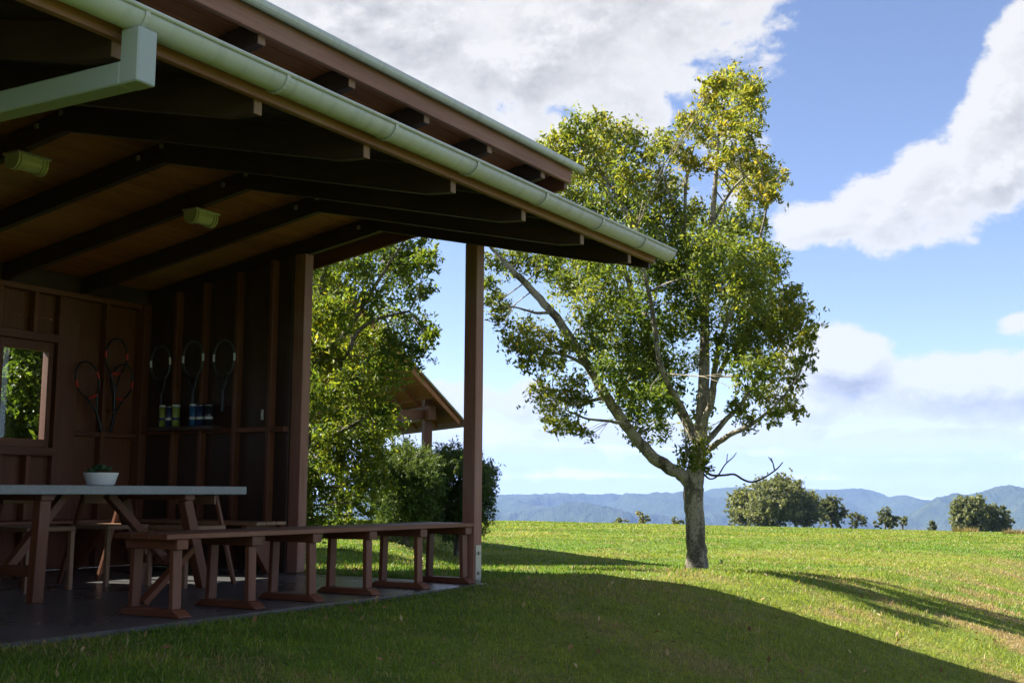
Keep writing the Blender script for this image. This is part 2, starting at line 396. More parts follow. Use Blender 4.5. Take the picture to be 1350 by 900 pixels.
def tube(paths, sides=8, rough=0.0):
    """list of (points, radii) -> V, F"""
    Vs, Fs, n0 = [], [], 0
    for pts, rr in paths:
        P = np.asarray(pts, float); rr = np.asarray(rr, float); n = len(P)
        T = np.gradient(P, axis=0); T /= np.linalg.norm(T, axis=1)[:, None] + 1e-9
        ref = np.array([0, 0, 1.]) if abs(T[0][2]) < .8 else np.array([1., 0, 0])
        N = np.cross(T, ref); N /= np.linalg.norm(N, axis=1)[:, None] + 1e-9; B = np.cross(T, N)
        a = np.linspace(0, 2 * np.pi, sides, endpoint=False)
        rad_ = rr[:, None] * (1 + rough * RNG.normal(size=(n, sides)))
        ring = P[:, None, :] + rad_[..., None] * (np.cos(a)[None, :, None] * N[:, None, :] + np.sin(a)[None, :, None] * B[:, None, :])
        Vs.append(ring.reshape(-1, 3)); idx = np.arange(n * sides).reshape(n, sides) + n0
        f = np.stack([idx[:-1], np.roll(idx, -1, 1)[:-1], np.roll(idx, -1, 1)[1:], idx[1:]], -1).reshape(-1, 4); Fs.append(f); n0 += n * sides
    return np.concatenate(Vs), np.concatenate(Fs)
def spline(pts, k=5):
    """Catmull-Rom through rows of pts (any width)"""
    P = np.asarray(pts, float); out = []
    Q = np.vstack([2 * P[0] - P[1], P, 2 * P[-1] - P[-2]])
    for i in range(1, len(Q) - 2):
        for s in np.linspace(0, 1, k, endpoint=False):
            a, b, c, d = Q[i - 1], Q[i], Q[i + 1], Q[i + 2]
            out.append(.5 * (2 * b + (c - a) * s + (2 * a - 5 * b + 4 * c - d) * s * s + (3 * b - a - 3 * c + d) * s ** 3))
    out.append(P[-1]); return np.array(out)

# ------------------------------------------------------------------ ground
FY = np.array([-50, 11.2, 12.3, 13.5, 15.5, 18, 21, 29, 40, 60, 85, 112, 130, 160, 220, 400, 1000, 2000, 30000.])
FZ = np.array([0, 0, -.03, -.11, -.30, -.40, -.44, -.46, -.58, -.95, -1.50, -2.10, -3.2, -6.5, -16, -45, -150, -215, -215.])
def ground(u, v):
    u = np.asarray(u, float); v = np.asarray(v, float); X, Y = world_to_view(u, v)
    s = np.log1p(np.exp(np.clip((-(v + 1.3)) * 5, -50, 50))) / 5; s = np.where(-(v + 1.3) > 8, -(v + 1.3), s)
    z = -.29 * 5.2 * np.tanh(s / 5.2)
    far = sum(np.interp(Y + o, FY, FZ) for o in (-.7, -.35, 0, .35, .7)) / 5
    sx = np.clip((-.5 - X) / 1.8, 0, 1); sx = sx * sx * (3 - 2 * sx); far = far * (1 - .9 * sx * np.clip((46 - Y) / 16, 0, 1))
    fade = 1 / (1 + np.clip((Y - 25) / 30, 0, 50))
    z = z * np.where(Y > 25, fade, 1) + far - .0165 * np.clip(X - 1, 0, 60) * np.clip((Y - 9) / 20, 0, 1)
    z = z + .012 * np.sin(u * 1.7 + .6 * v) * np.sin(v * 1.3 - .4 * u) + .02 * np.sin(u * .31 + 1) * np.sin(v * .43)
    # level pad under the slab
    e = np.maximum(np.maximum(u - .03, -(v + .16)), v - 6.5); w = np.clip(e / .5, 0, 1); w = w * w * (3 - 2 * w)
    z = z + .045 * np.clip((u + 1.0) / .9, 0, 1) * np.exp(-((v + .36) / .22) ** 2) * np.clip((2.5 - u) / 1.5, 0, 1)
    pad = np.where(e > 0, -.018 + .03 * np.clip((u + 1.0) / .9, 0, 1), -.12)
    return pad * (1 - w) + (z - .012) * w
def ground_at(x, y, Y0=3.):
    d = px_ray(x, y); Y = Y0
    while Y < 3000:
        p = view_to_world(d[0] * Y, Y, EYE + d[2] * Y)
        if p[2] < ground(p[0], p[1]): return p
        Y *= 1.004
    return p
def axis_coords(lo, hi, fine_lo, fine_hi, step):
    a = list(np.arange(fine_lo, fine_hi + 1e-6, step)); s = step; x = fine_hi
    while x < hi: s *= 1.16; x += s; a.append(x)
    s = step; x = fine_lo
    while x > lo: s *= 1.16; x -= s; a.insert(0, x)
    return np.array(a)
gx = axis_coords(-14000, 26000, -12, 24, .2); gy = axis_coords(-20000, 24000, -12, 14, .2)
GX, GY = np.meshgrid(gx, gy, indexing='ij'); GZ = ground(GX, GY)
idx = np.arange(GX.size).reshape(GX.shape)
gf = np.stack([idx[:-1, :-1], idx[1:, :-1], idx[1:, 1:], idx[:-1, 1:]], -1).reshape(-1, 4)
lawn = np_mesh('lawn', np.stack([GX, GY, GZ], -1).reshape(-1, 3), [gf], M_LAWN, smooth=True)
setp(lawn, 'green mown lawn and field falling away to the valley', 'ground', kind='structure')

# distant ranges: (pixel, crest row) profiles at their own distances
def value_noise(x, seed=0, octaves=5):
    r = np.random.default_rng(seed); tot = 0
    for o in range(octaves):
        t = r.random(4096); f = x * 2 ** o; i = np.floor(f).astype(int); q = f - i; q = q * q * (3 - 2 * q)
        tot = tot + (t[i % 4096] * (1 - q) + t[(i + 1) % 4096] * q - .5) / 2 ** o
    return tot
def range_mesh(name, prof, Y, seed, depth, rough, label):
    xs = np.linspace(prof[0][0], prof[-1][0], 1500); ys = np.interp(xs, [p[0] for p in prof], [p[1] for p in prof])
    k = np.ones(13) / 13; ys = np.convolve(np.pad(ys, 6, mode='edge'), k, 'valid')
    ys = ys + value_noise(xs / 26., seed) * rough + value_noise(xs / 3.1, seed + 7, 3) * .9
    top = np.array([at(x, y, Y) for x, y in zip(xs, ys)]); fwd = rot_w((0, 1, 0)); rows = []
    n = 26
    for j in range(n):
        q = j / (n - 1)                                   # 0 = crest, 1 = foot on the near side
        h = (1 - q) ** 1.25
        P = top - fwd * (depth * q)[None] if False else top - np.outer(np.ones(len(xs)), fwd) * depth * q
        spur = value_noise(xs / 70. + q * 2.6 + .8 * math.sin(q * 9), seed + 3, 4) * 170 * math.sin(math.pi * min(1, q * 1.25))
        z = -215 + (top[:, 2] + 215) * h + value_noise(xs / 9. + q * 11, seed + 5, 4) * 14 * (1 - q) + spur * (1 - q * .5) - 5
        P[:, 2] = z if j else top[:, 2]; rows.append(P)
    back = top + np.outer(np.ones(len(xs)), fwd) * 900; back[:, 2] = -220
    V = np.array([back] + rows); m_, n_ = V.shape[:2]; idx = np.arange(m_ * n_).reshape(m_, n_)
    f = np.stack([idx[:-1, :-1], idx[:-1, 1:], idx[1:, 1:], idx[1:, :-1]], -1).reshape(-1, 4)
    o = np_mesh(name, V.reshape(-1, 3), [f], M_HILL, smooth=True)
    return setp(o, label, 'hills', kind='structure')
range_mesh('far_hills', [(-1400, 640), (-600, 648), (200, 650), (600, 653), (700, 651), (760, 650), (830, 652), (885, 652), (925, 650), (943, 643), (962, 640), (985, 645), (1015, 648), (1050, 645), (1090, 644), (1135, 642), (1160, 648), (1185, 659), (1215, 668), (1260, 672), (1400, 668), (1700, 655), (2600, 645)], 6200, 3, 2600, 3, 'long blue forested escarpment behind the field')
range_mesh('near_hills', [(1150, 700), (1190, 684), (1215, 669), (1236, 655), (1258, 648), (1274, 652), (1292, 650), (1310, 643), (1332, 640), (1360, 643), (1420, 650), (1560, 640), (1800, 648), (2300, 655)], 4300, 9, 1500, 4, 'nearer blue rounded hills closing the valley')
range_mesh('low_spur', [(560, 690), (640, 680), (690, 672), (730, 668), (770, 667), (800, 671), (840, 676), (900, 680), (960, 676), (1010, 683), (1060, 700)], 4700, 21, 900, 4, 'low forested spur in front of the escarpment')

# ------------------------------------------------------------------ pavilion
slab = box('concrete_slab', -8.6, .02, -.15, 4.1, -.14, 0, M_SLAB, bev=.008)
setp(slab, 'polished grey concrete floor slab under the pavilion', 'floor', kind='structure')
PAV = empty('pavilion', (0, 0, 0), 'open sided red timber sports pavilion with a double eave and pale green gutters', 'pavilion')
W = WOODS
UMIN = -8.4
# posts
post = box('post', 0, .118, 0, .119, 0, 2.815, W['pinkZ'], PAV, .005)
plate = box('post_bracket', -.004 + .02, .100, -.008, -.001, -.03, .30, M_GALV, post, .001)
for zz in (.075, .235):
    me = box_mesh('bolt', .026, .014, .026, .005, 'bolt'); link('bolt', me, M_BOLT, post, (.06, -.014, zz))
box('post', 0, .115, 1.861, 1.9865, 0, 2.90, W['pinkZ'], PAV, .005)
box('post', -8.3, -8.18, 0, .119, 0, 2.815, W['pinkZ'], PAV, .005)
# upper beams (skillion) and awning rafters lapped beside them
def zu(v): return 3.215 - .167 * v
def za(v): return 2.79 + .222 * v
UB = [.085 - .853 * k for k in range(10)]
for k, u in enumerate(UB):
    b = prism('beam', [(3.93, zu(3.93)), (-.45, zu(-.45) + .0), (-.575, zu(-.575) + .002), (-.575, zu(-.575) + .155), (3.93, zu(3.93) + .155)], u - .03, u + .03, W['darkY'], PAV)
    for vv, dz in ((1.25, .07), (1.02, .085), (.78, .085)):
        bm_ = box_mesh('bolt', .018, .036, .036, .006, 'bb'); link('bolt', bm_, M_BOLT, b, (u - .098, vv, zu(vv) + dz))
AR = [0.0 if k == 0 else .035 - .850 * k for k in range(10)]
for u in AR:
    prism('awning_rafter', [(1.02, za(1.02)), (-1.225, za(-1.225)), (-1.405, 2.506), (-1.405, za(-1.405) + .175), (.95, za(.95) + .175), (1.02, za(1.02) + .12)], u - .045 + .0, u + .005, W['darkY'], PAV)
    box('tail_end_block', u - .046, u + .006, -1.412, -1.4055, 2.508, 2.585, W['paleZ'], PAV, .001)
for u in UB:
    box('tail_end_block', u - .031, u + .031, -.583, -.5755, zu(-.575) + .004, zu(-.575) + .06, W['paleZ'], PAV, .001)
# ceiling boards of the skillion, laid along the eaves
bw, n_b = .112, 41
me_b = None
def board_run(nm, v_of, z_of, slope, count, x0, x1, mat, th=.014, width=.112):
    first = None
    for i in range(count):
        v0 = v_of(i); pts = [(v0, z_of(v0)), (v0 + width - .009, z_of(v0 + width - .009)), (v0 + width - .009, z_of(v0 + width - .009) + th), (v0, z_of(v0) + th)]
        if first is None: first = prism(nm, pts, x0, x1, mat, PAV, bev=.0015); base = Vector(first.location)
        else:
            o = first.copy(); COL.objects.link(o); o.location = ((x0 + x1) / 2, v0 + (width - .005) / 2, (z_of(v0) + z_of(v0 + width - .009) + 2 * th) / 2)
            o.parent = PAV
board_run('ceiling_board', lambda i: -.60 + .112 * i, lambda v: zu(v) + .157, -.167, 41, UMIN, .60, W['linX'])
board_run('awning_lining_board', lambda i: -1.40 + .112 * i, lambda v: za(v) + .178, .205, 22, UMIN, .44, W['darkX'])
# roof sheets, fascias, gutters
prism('roof_sheet', [(-.67, zu(-.67) + .185), (4.35, zu(4.35) + .185), (4.35, zu(4.35) + .205), (-.67, zu(-.67) + .205)], UMIN, .62, M_ROOF, PAV)
prism('roof_sheet', [(-1.50, za(-1.5) + .200), (1.15, za(1.15) + .200), (1.15, za(1.15) + .215), (-1.50, za(-1.5) + .215)], UMIN, .47, M_ROOF, PAV)
box('fascia', UMIN, .515, -.622, -.586, 3.362, 3.487, W['pinkX'], PAV)
box('fascia', UMIN, .39, -1.452, -1.414, 2.572, 2.675, W['pinkX'], PAV)
# barge ends
prism('barge_board', [(-.58, zu(-.58) + .0), (4.0, zu(4.0) + .0), (4.0, zu(4.0) + .155), (-.58, zu(-.58) + .155)], .47, .505, W['redY'], PAV)
prism('barge_board', [(-1.41, za(-1.41) + .05), (1.2, za(1.2) + .05), (1.2, za(1.2) + .176), (-1.41, za(-1.41) + .176)], .35, .385, W['darkY'], PAV)
def gutter(name, vc, zc, r, x0, x1, brackets, parent):
    bm = bmesh.new(); n = 14; prof = []
    for i in range(n + 1):
        a = math.pi + math.pi * i / n; prof.append((r * math.cos(a), r * math.sin(a)))
    inner = [(p[0] * .955, p[1] * .955) for p in prof]
    lip = [(-r - .009, .0), (-r - .009, .012), (-r + .004, .012)]
    ring = lip[::-1] if False else []
    outer = prof; loop = outer + inner[::-1]
    A = [bm.verts.new((-(x1 - x0) / 2, p[0], p[1])) for p in loop]; B = [bm.verts.new(((x1 - x0) / 2, p[0], p[1])) for p in loop]
    m_ = len(loop)
    for i in range(m_): bm.faces.new((A[i], B[i], B[(i + 1) % m_], A[(i + 1) % m_]))
    bm.faces.new([v for v in B[:n + 1]][::-1])            # stop end
    bm.faces.new([v for v in A[:n + 1]])
    # rolled bead along the front edge
    for s in range(1):
        ra = .011; c0 = (-r - .002, .006); P = []; Q = []
        for i in range(8):
            a = 2 * math.pi * i / 8; y_, z_ = c0[0] + ra * math.cos(a), c0[1] + ra * math.sin(a)
            P.append(bm.verts.new((-(x1 - x0) / 2, y_, z_))); Q.append(bm.verts.new(((x1 - x0) / 2 + .002, y_, z_)))
        for i in range(8): bm.faces.new((P[i], Q[i], Q[(i + 1) % 8], P[(i + 1) % 8]))
        bm.faces.new(P[::-1]); bm.faces.new(Q)
    bmesh.ops.recalc_face_normals(bm, faces=bm.faces)
    for f in bm.faces: f.smooth = len(f.verts) == 4
    g = link(name, bm_mesh(name, bm), M_GUT, parent, ((x0 + x1) / 2, vc, zc))
    bmb = bmesh.new(); w = .022
    pr = [((r + .004) * math.cos(math.pi + math.pi * i / 10 * .98), (r + .004) * math.sin(math.pi + math.pi * i / 10 * .98)) for i in range(11)]
    po = [(p[0] * 1.05, p[1] * 1.05) for p in pr]
    for i in range(10):
        quad = [pr[i], pr[i + 1], po[i + 1], po[i]]
        a = [bmb.verts.new((-w / 2, *q)) for q in quad]; b = [bmb.verts.new((w / 2, *q)) for q in quad]
        bmb.faces.new(a); bmb.faces.new(b[::-1])
        for j in range(4): bmb.faces.new((a[j], b[j], b[(j + 1) % 4], a[(j + 1) % 4]))
    bmesh.ops.recalc_face_normals(bmb, faces=bmb.faces)
    meb = bm_mesh('gutter_bracket', bmb)
    for u in brackets: link('gutter_bracket', meb, M_GUT, g, (u, vc, zc))
    return g
gutter('gutter', -1.526, 2.668, .072, UMIN, .47, [-.125, -.868, -1.703, -2.554, -3.377, -4.241, -5.10, -5.95, -6.8], PAV)
prism('roof_edge_roll', [(-.672 + .032 * math.cos(a), 3.502 + .032 * math.sin(a)) for a in np.linspace(0, 2 * math.pi, 12, endpoint=False)], UMIN, .62, M_GUT, PAV, bev=0)
# square downpipe: drop box under the gutter and the horizontal run back to the wall
dp = box('downpipe', -5.146, -5.046, -1.605, -1.500, 2.362, 2.592, M_PIPE, PAV, .006)
box('downpipe_run', -5.145, -5.047, -1.5005, 3.80, 2.363, 2.462, M_PIPE, dp, .006)

# end wall (the bay between the inner post and the back corner) and back wall
EW0, EW1, BV = 1.98, 3.93, 3.93
z_end = lambda v: zu(v) - .004
edges = [3.96, 3.38, 3.02, 2.59, 2.17, 1.985]
for a, b in zip(edges[:-1], edges[1:]):
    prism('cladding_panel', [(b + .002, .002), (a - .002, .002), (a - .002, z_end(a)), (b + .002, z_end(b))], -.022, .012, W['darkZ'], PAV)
for i, v in enumerate((3.38, 3.02, 2.59, 2.17)):
    prism('stud', [(v - .022, .02), (v + .022, .02), (v + .022, z_end(v + .022) - .002), (v - .022, z_end(v - .022) - .002)], -.102, -.0225, W['plyZ'], PAV)
for a, b in zip(edges[:-1], edges[1:]):
    hi_ = a - (.024 if a < 3.9 else .0); lo_ = b + (.024 if b > 2 else .0)
    box('nogging', -.095, -.0225, lo_, hi_, 1.262, 1.306, W['plyY'], PAV)
    box('nogging', -.095, -.0225, lo_, hi_, .40, .44, W['plyY'], PAV)
box('corner_stud', -.11, -.0225, 3.80, 3.925, .02, 2.555, W['plyZ'], PAV)
# back wall: cladding panels around the windows, studs, rails
BT = 2.50
WU0, WU1, WZ0, WZ1 = -2.20, -1.10, 1.10, 2.06
pan = [-.0205, -.52, -.90, -1.10]
for a, b in zip(pan[:-1], pan[1:]):
    box('cladding_panel', b + .002, a - .002, BV, BV + .03, .002, BT, W['plyZ'], PAV)
for a, b in ((-1.10, -1.62), (-1.62, -2.20)):
    box('cladding_panel', b + .002, a - .002, BV, BV + .03, .002, WZ0, W['plyZ'], PAV)
    box('cladding_panel', b + .002, a - .002, BV, BV + .03, WZ1, 2.28, W['plyZ'], PAV)
    box('cladding_panel', b + .002, a - .002, BV + .001, BV + .03, 2.284, BT, W['plyZ'], PAV)
for i in range(11):
    a = -2.20 - .57 * i; box('cladding_panel', a - .568, a - .002, BV, BV + .03, .002, BT, W['plyZ'], PAV)
for u in (-.52,): box('stud', u - .022, u + .022, BV - .085, BV - .001, .02, BT - .002, W['plyZ'], PAV)
box('wall_post', -1.07, -.835, BV - .07, BV - .001, .02, BT - .002, W['redZ'], PAV, .004)
for u in (-1.335, -1.70): box('stud', u - .022, u + .022, BV - .085, BV - .001, WZ1 + .075, BT - .002, W['plyZ'], PAV)
for u in (-1.335, -1.62): box('stud', u - .022, u + .022, BV - .085, BV - .001, .02, WZ0 - .075, W['plyZ'], PAV)
for i in range(10): box('stud', -2.30 - .57 * i, -2.256 - .57 * i, BV - .085, BV - .001, .02, BT - .002, W['plyZ'], PAV)
box('top_plate', UMIN, -.0225, BV - .09, BV + .028, BT, BT + .05, W['redX'], PAV)
box('window_header', -2.25, -1.0725, BV - .095, BV - .0005, WZ1, WZ1 + .073, W['redX'], PAV)
box('window_sill', -2.25, -1.0725, BV - .115, BV - .0005, WZ0 - .073, WZ0, W['redX'], PAV)
box('nogging', -.498, -.1105, BV - .075, BV - .001, 1.225, 1.268, W['plyX'], PAV)
box('nogging', -.8345, -.543, BV - .075, BV - .001, 1.225, 1.268, W['plyX'], PAV)
for a, b in ((-1.68, -1.10), (-2.20, -1.68)):
    wf = box('window_frame', a, a + .055, BV - .05, BV + .03, WZ0 + .002, WZ1 - .002, W['redZ'], PAV)
    box('frame_stile', b - .055, b - .003, BV - .05, BV + .03, WZ0 + .002, WZ1 - .002, W['redZ'], wf)
    box('frame_rail', a + .0555, b - .0555, BV - .048, BV + .03, WZ0 + .002, WZ0 + .075, W['redX'], wf)
    box('frame_rail', a + .0555, b - .0555, BV - .048, BV + .03, WZ1 - .085, WZ1 - .002, W['redX'], wf)
    box('window_pane', a + .0557, b - .0557, BV - .004, BV + .002, WZ0 + .0755, WZ1 - .0855, M_GLASS, wf, 0)
prism('frieze_board', [(BV + .002, BT + .0515), (BV + .026, BT + .0515), (BV + .026, zu(BV) + .35), (BV + .002, zu(BV) + .35)], UMIN, .47, W['darkX'], PAV)
# far end wall out of view to the left, added to keep the interior dark
for i in range(7):
    v0 = .13 + .545 * i; prism('cladding_panel', [(v0, .02), (v0 + .54, .02), (v0 + .54, z_end(v0 + .54)), (v0, z_end(v0))], -8.29, -8.25, W['plyZ'], PAV)

# ceiling lamps
def ceiling_lamp(u, v, label):
    z = zu(v) - .003; L = empty('ceiling_lamp', (u, v, z), label, 'lamp', 'ceiling lamps of the pavilion')
    r = .062; h = .115; bm = bmesh.new(); n = 14; pts = [(r * math.cos(math.pi + math.pi * i / n), -.045 + r * math.sin(math.pi + math.pi * i / n) * 1.05) for i in range(n + 1)] + [(r, .0), (-r, .0)]
    A = [bm.verts.new((-h, *p)) for p in pts]; B = [bm.verts.new((h, *p)) for p in pts]
    for i in range(len(pts)): bm.faces.new((A[i], B[i], B[(i + 1) % len(pts)], A[(i + 1) % len(pts)]))
    bm.faces.new(A); bm.faces.new(B); bmesh.ops.recalc_face_normals(bm, faces=bm.faces)
    link('lamp_body', bm_mesh('lamp_body', bm), M_LAMP, L, (u, v, z))
    for s in (-1, 1):
        for q in (.112, .086):
            bm = bmesh.new(); pr = [(1.15 * (a), b * 1.12 + (.004 if b else 0)) for a, b in pts]; w = .007
            A = [bm.verts.new((-w, *p)) for p in pr]; B = [bm.verts.new((w, *p)) for p in pr]
            for i in range(len(pr)): bm.faces.new((A[i], B[i], B[(i + 1) % len(pr)], A[(i + 1) % len(pr)]))
            bm.faces.new(A); bm.faces.new(B); bmesh.ops.recalc_face_normals(bm, faces=bm.faces)
            link('lamp_band', bm_mesh('lamp_band', bm), M_LAMP, L, (u + s * q, v, z - .001))
    link('lamp_plate', box_mesh('lamp_plate', .27, .165, .016, .003, 'lp'), M_TIN, L, (u, v, z - .010))
    return L
ceiling_lamp(-1.57, 1.62, 'small khaki half round lamp under a beam above the chair ends')
ceiling_lamp(-3.27, 1.53, 'small khaki half round lamp under a beam close to the downpipe')

# ------------------------------------------------------------------ long bench on trestles
BN = empty('long_bench', (-1.7, .2, 0), 'long red timber bench on six trestles along the slab edge', 'bench')
for v0, v1 in ((-.01, .130), (.135, .275), (.280, .43)):
    box('seat_plank', -3.35, -.003, v0, v1, .450, .482, W['redX'], BN, .004)
TU = [-3.22, -2.585, -1.995, -1.37, -.73, -.09]
for k, u in enumerate(TU):
    box('cleat', u - .045, u + .045, -.005, .425, .390, .4495, W['redY'], BN, .004)
    for s, (vb, vt) in enumerate(((.042, .050), (.378, .370))):
        beam_between('leg', (u, vb, .0455), (u, vt, .3895), .070, .036, W['redZ'], BN, (1, 0, 0), .004)
    pts = [(-.045, .002), (.465, .002), (.465, .010), (.415, .045), (.01, .045), (-.045, .010)]
    prism('foot', pts, u - .05, u + .05, W['redY'], BN)
beam_between('brace', (-3.22 + .05, .36, .06), (-2.88, .26, .385), .06, .04, W['redZ'], BN, (0, 1, 0), .004)

# wall benches inside
WB = empty('wall_bench', (-2.6, 3.5, 0), 'timber wall bench along the back wall behind the chairs', 'bench')
for v0 in (3.40, 3.53, 3.66): box('seat_plank', -6.5, -.62, v0, v0 + .125, .43, .46, W['redX'], WB, .004)
for u in (-.8, -1.9, -3.0, -4.1, -5.2): prism('support', [(3.80, .0), (3.84, .0), (3.84, .428), (3.42, .428), (3.42, .38)], u - .03, u + .03, W['redZ'], WB)
EB = empty('wall_bench', (-.3, 2.5, 0), 'short timber bench along the end wall beside the pinkish post', 'bench')
for u0 in (-.50, -.37, -.24): box('seat_plank', u0, u0 + .125, 1.90, 3.38, .43, .46, W['paleY'], EB, .004)
for v in (2.05, 3.2): prism('support', [(-.12, .0), (-.20, .0), (-.49, .37), (-.49, .428), (-.115, .428)], v - .03, v + .03, W['redZ'], EB, 'y')

# ------------------------------------------------------------------ table
TB = empty('dining_table', (-2.36, 1.77, 0), 'long table with a thick grey concrete top on red timber trestles', 'table')
box('table_top', -3.48, -1.25, 1.33, 2.22, .700, .762, M_TABLE, TB, .006)
for ut, ub in ((-3.07, -3.09), (-1.80, -1.575)):
    for v in (1.44, 2.10):
        beam_between('leg', (ub, v, .0), (ut, v, .660), .075, .085, W['redZ'], TB, (0, 1, 0), .004)
    box('top_rail', ut - .05, ut + .05, 1.385, 2.165, .6605, .6995, W['redY'], TB)
    um = ut + (ub - ut) * .72; box('low_rail', um - .03, um + .03, 1.48, 2.06, .165, .235, W['redY'], TB)
beam_between('brace', (-3.07, 1.77, .20), (-2.62, 1.77, .699), .06, .06, W['redX'], TB, (0, 1, 0))
beam_between('brace', (-1.66, 1.77, .20), (-2.24, 1.77, .699), .06, .06, W['redX'], TB, (0, 1, 0))

def chair(u, v, rz, label):
    """front legs towards local -y; the straight rear legs slope forward up to a low back rail"""
    R = empty('dining_chair', (u, v, 0), label, 'chair', 'timber chairs around the table')
    w, d = .42, .42
    def b(nm, p, q, a, c, m): return beam_between(nm, Vector(p) + R.location, Vector(q) + R.location, a, c, m, R, (1, 0, 0))
    s = link('seat', box_mesh('seat', w, d, .035, .006, 'chs'), W['paleX'], R, (u, v, .445))
    for sx in (-1, 1):
        b('leg', (sx * (w / 2 - .02), -d / 2 + .02, 0), (sx * (w / 2 - .02), -d / 2 + .02, .427), .035, .035, W['paleZ'])
        b('leg', (sx * (w / 2 - .02), d / 2 + .13, 0), (sx * (w / 2 - .02), d / 2 - .11, .700), .032, .03, W['redZ'])
    link('back_rail', box_mesh('back_rail', w, .022, .07, .004, 'chb'), W['paleX'], R, (u, v + d / 2 - .128, .66))
    R.rotation_euler.z = rz
    return R
chair(-2.48, 2.27, 0, 'timber chair behind the table on the window side of another chair')
chair(-1.76, 2.27, 0, 'timber chair behind the table between another chair and the end wall')
chair(-1.55, 1.66, -math.pi / 2, 'timber chair pushed under the table end facing the end wall')
chair(-3.52, 1.78, math.pi / 2, 'timber chair at the open end of the table')

# pot plant on the table
pc = on_plane(132, 640, 2, .7635); pu, pv = -2.33, 1.75
PT = empty('potted_succulent', (pu, pv, .7625), 'small green succulent in a round white pot on the concrete table', 'plant')
bm = bmesh.new(); prof = [(0, 0), (.088, 0), (.100, .012), (.122, .085), (.124, .092), (.116, .092), (.108, .070), (0, .070)]; seg = 28; rings = []
for r, z in prof: rings.append([bm.verts.new((r * math.cos(2 * math.pi * i / seg), r * math.sin(2 * math.pi * i / seg), z)) for i in range(seg)] if r else [bm.verts.new((0, 0, z))])
for a, b in zip(rings[:-1], rings[1:]):
    for i in range(seg):
        q = [a[i % len(a)], a[(i + 1) % len(a)], b[(i + 1) % len(b)], b[i % len(b)]]; q = list(dict.fromkeys(q)); bm.faces.new(q)
bmesh.ops.recalc_face_normals(bm, faces=bm.faces)
for f in bm.faces: f.smooth = True
link('pot', bm_mesh('pot', bm), M_POT, PT, (pu, pv, .7625))
bm = bmesh.new(); bmesh.ops.create_circle(bm, cap_ends=True, radius=.110, segments=24); link('soil', bm_mesh('soil', bm), M_SOIL, PT, (pu, pv, .7625 + .078))
V, F, T = [], [], []
for c in range(9):
    ca = random.uniform(0, 6.28); cr = random.uniform(0, .075); cx_, cy_ = cr * math.cos(ca), cr * math.sin(ca); hz = .085 + random.uniform(0, .03)
    for k in range(16):
        a = k * 2.4; tl = .30 + .045 * k; L = .052 - .0012 * k; d = np.array([math.cos(a) * math.cos(1.45 - tl), math.sin(a) * math.cos(1.45 - tl), math.sin(1.45 - tl)]); sd = np.array([-math.sin(a), math.cos(a), 0]) * .012
        p0 = np.array([cx_, cy_, hz]); n = len(V); up = np.cross(d, sd / .012) * .005
        V += [p0, p0 + d * L * .6 + sd + up, p0 + d * L, p0 + d * L * .6 - sd + up, p0 + d * L * .5 - up]; F += [(n, n + 1, n + 4), (n + 1, n + 2, n + 4), (n + 2, n + 3, n + 4), (n + 3, n, n + 4)]; T += [random.random()] * 5
np_mesh('rosettes', np.array(V) + np.array([pu, pv, .7625]), [np.array(F)], M_SUCC, PT, (pu, pv, .7625), {'tint': T})

# ------------------------------------------------------------------ shelf, tennis ball cans, rackets, switch
SF = box('wall_shelf', -.235, -.104, 2.72, 3.56, 1.285, 1.325, W['darkY'], None, .003)
setp(SF, 'dark narrow timber shelf on the end wall under the hanging rackets', 'shelf')
def can(v, mi, label):
    u = -.17; R = empty('ball_can', (u, v, 1.326), label, 'can', 'tennis ball cans on the shelf')
    def cyl(nm, r0, r1, z0, z1, m):
        bm = bmesh.new(); bmesh.ops.create_cone(bm, cap_ends=True, segments=20, radius1=r0, radius2=r1, depth=z1 - z0)
        for f in bm.faces: f.smooth = len(f.verts) == 4
        link(nm, bm_mesh(nm, bm), m, R, (u, v, 1.326 + (z0 + z1) / 2))
    cyl('can_body', .038, .038, .0, .185, M_CANS[mi]); cyl('can_rim', .0395, .0395, .186, .192, M_TIN); cyl('can_lid', .0385, .037, .193, .206, M_WHITE if mi in (0, 2) else M_BLACK)
    cyl('label_band', .0388, .0388, .060, .085, M_SWITCH if mi != 0 else M_CANS[1])
for v, mi, lb in ((3.43, 0, 'yellow green tennis ball can at the shelf end by the back wall'), (3.345, 1, 'navy tennis ball can between two yellow green cans'), (3.26, 0, 'yellow green tennis ball can with the navy can on its back wall side'),
                  (3.03, 2, 'bright blue tennis ball can on the dark shelf'), (2.94, 1, 'navy tennis ball can beside the bright blue can'), (2.835, 3, 'black and white tennis ball can at the shelf end by the post')):
    can(v, mi, lb)

def ellipse_tube(name, a, b, r, t0, t1, cz, mat, parent, closed=True, n=40):
    th = np.linspace(t0, t1, n, endpoint=not closed); V, F = [], []
    P = np.stack([a * np.sin(th), np.zeros(n), cz - b * np.cos(th)], 1)
    s = 7; ph = np.linspace(0, 2 * np.pi, s, endpoint=False)
    N = np.stack([np.sin(th) / a, np.zeros(n), -np.cos(th) / b], 1); N /= np.linalg.norm(N, axis=1)[:, None]
    ring = P[:, None] + r * (np.cos(ph)[None, :, None] * N[:, None] * .8 + np.sin(ph)[None, :, None] * np.array([0, 1.25, 0])[None, None])
    idx = np.arange(n * s).reshape(n, s); nx = np.roll(idx, -1, 0)
    A, Bq = (idx, nx) if closed else (idx[:-1], idx[1:])
    F = np.stack([A, np.roll(A, -1, 1), np.roll(Bq, -1, 1), Bq], -1).reshape(-1, 4)
    return np_mesh(name, ring.reshape(-1, 3), [F], mat, smooth=True)
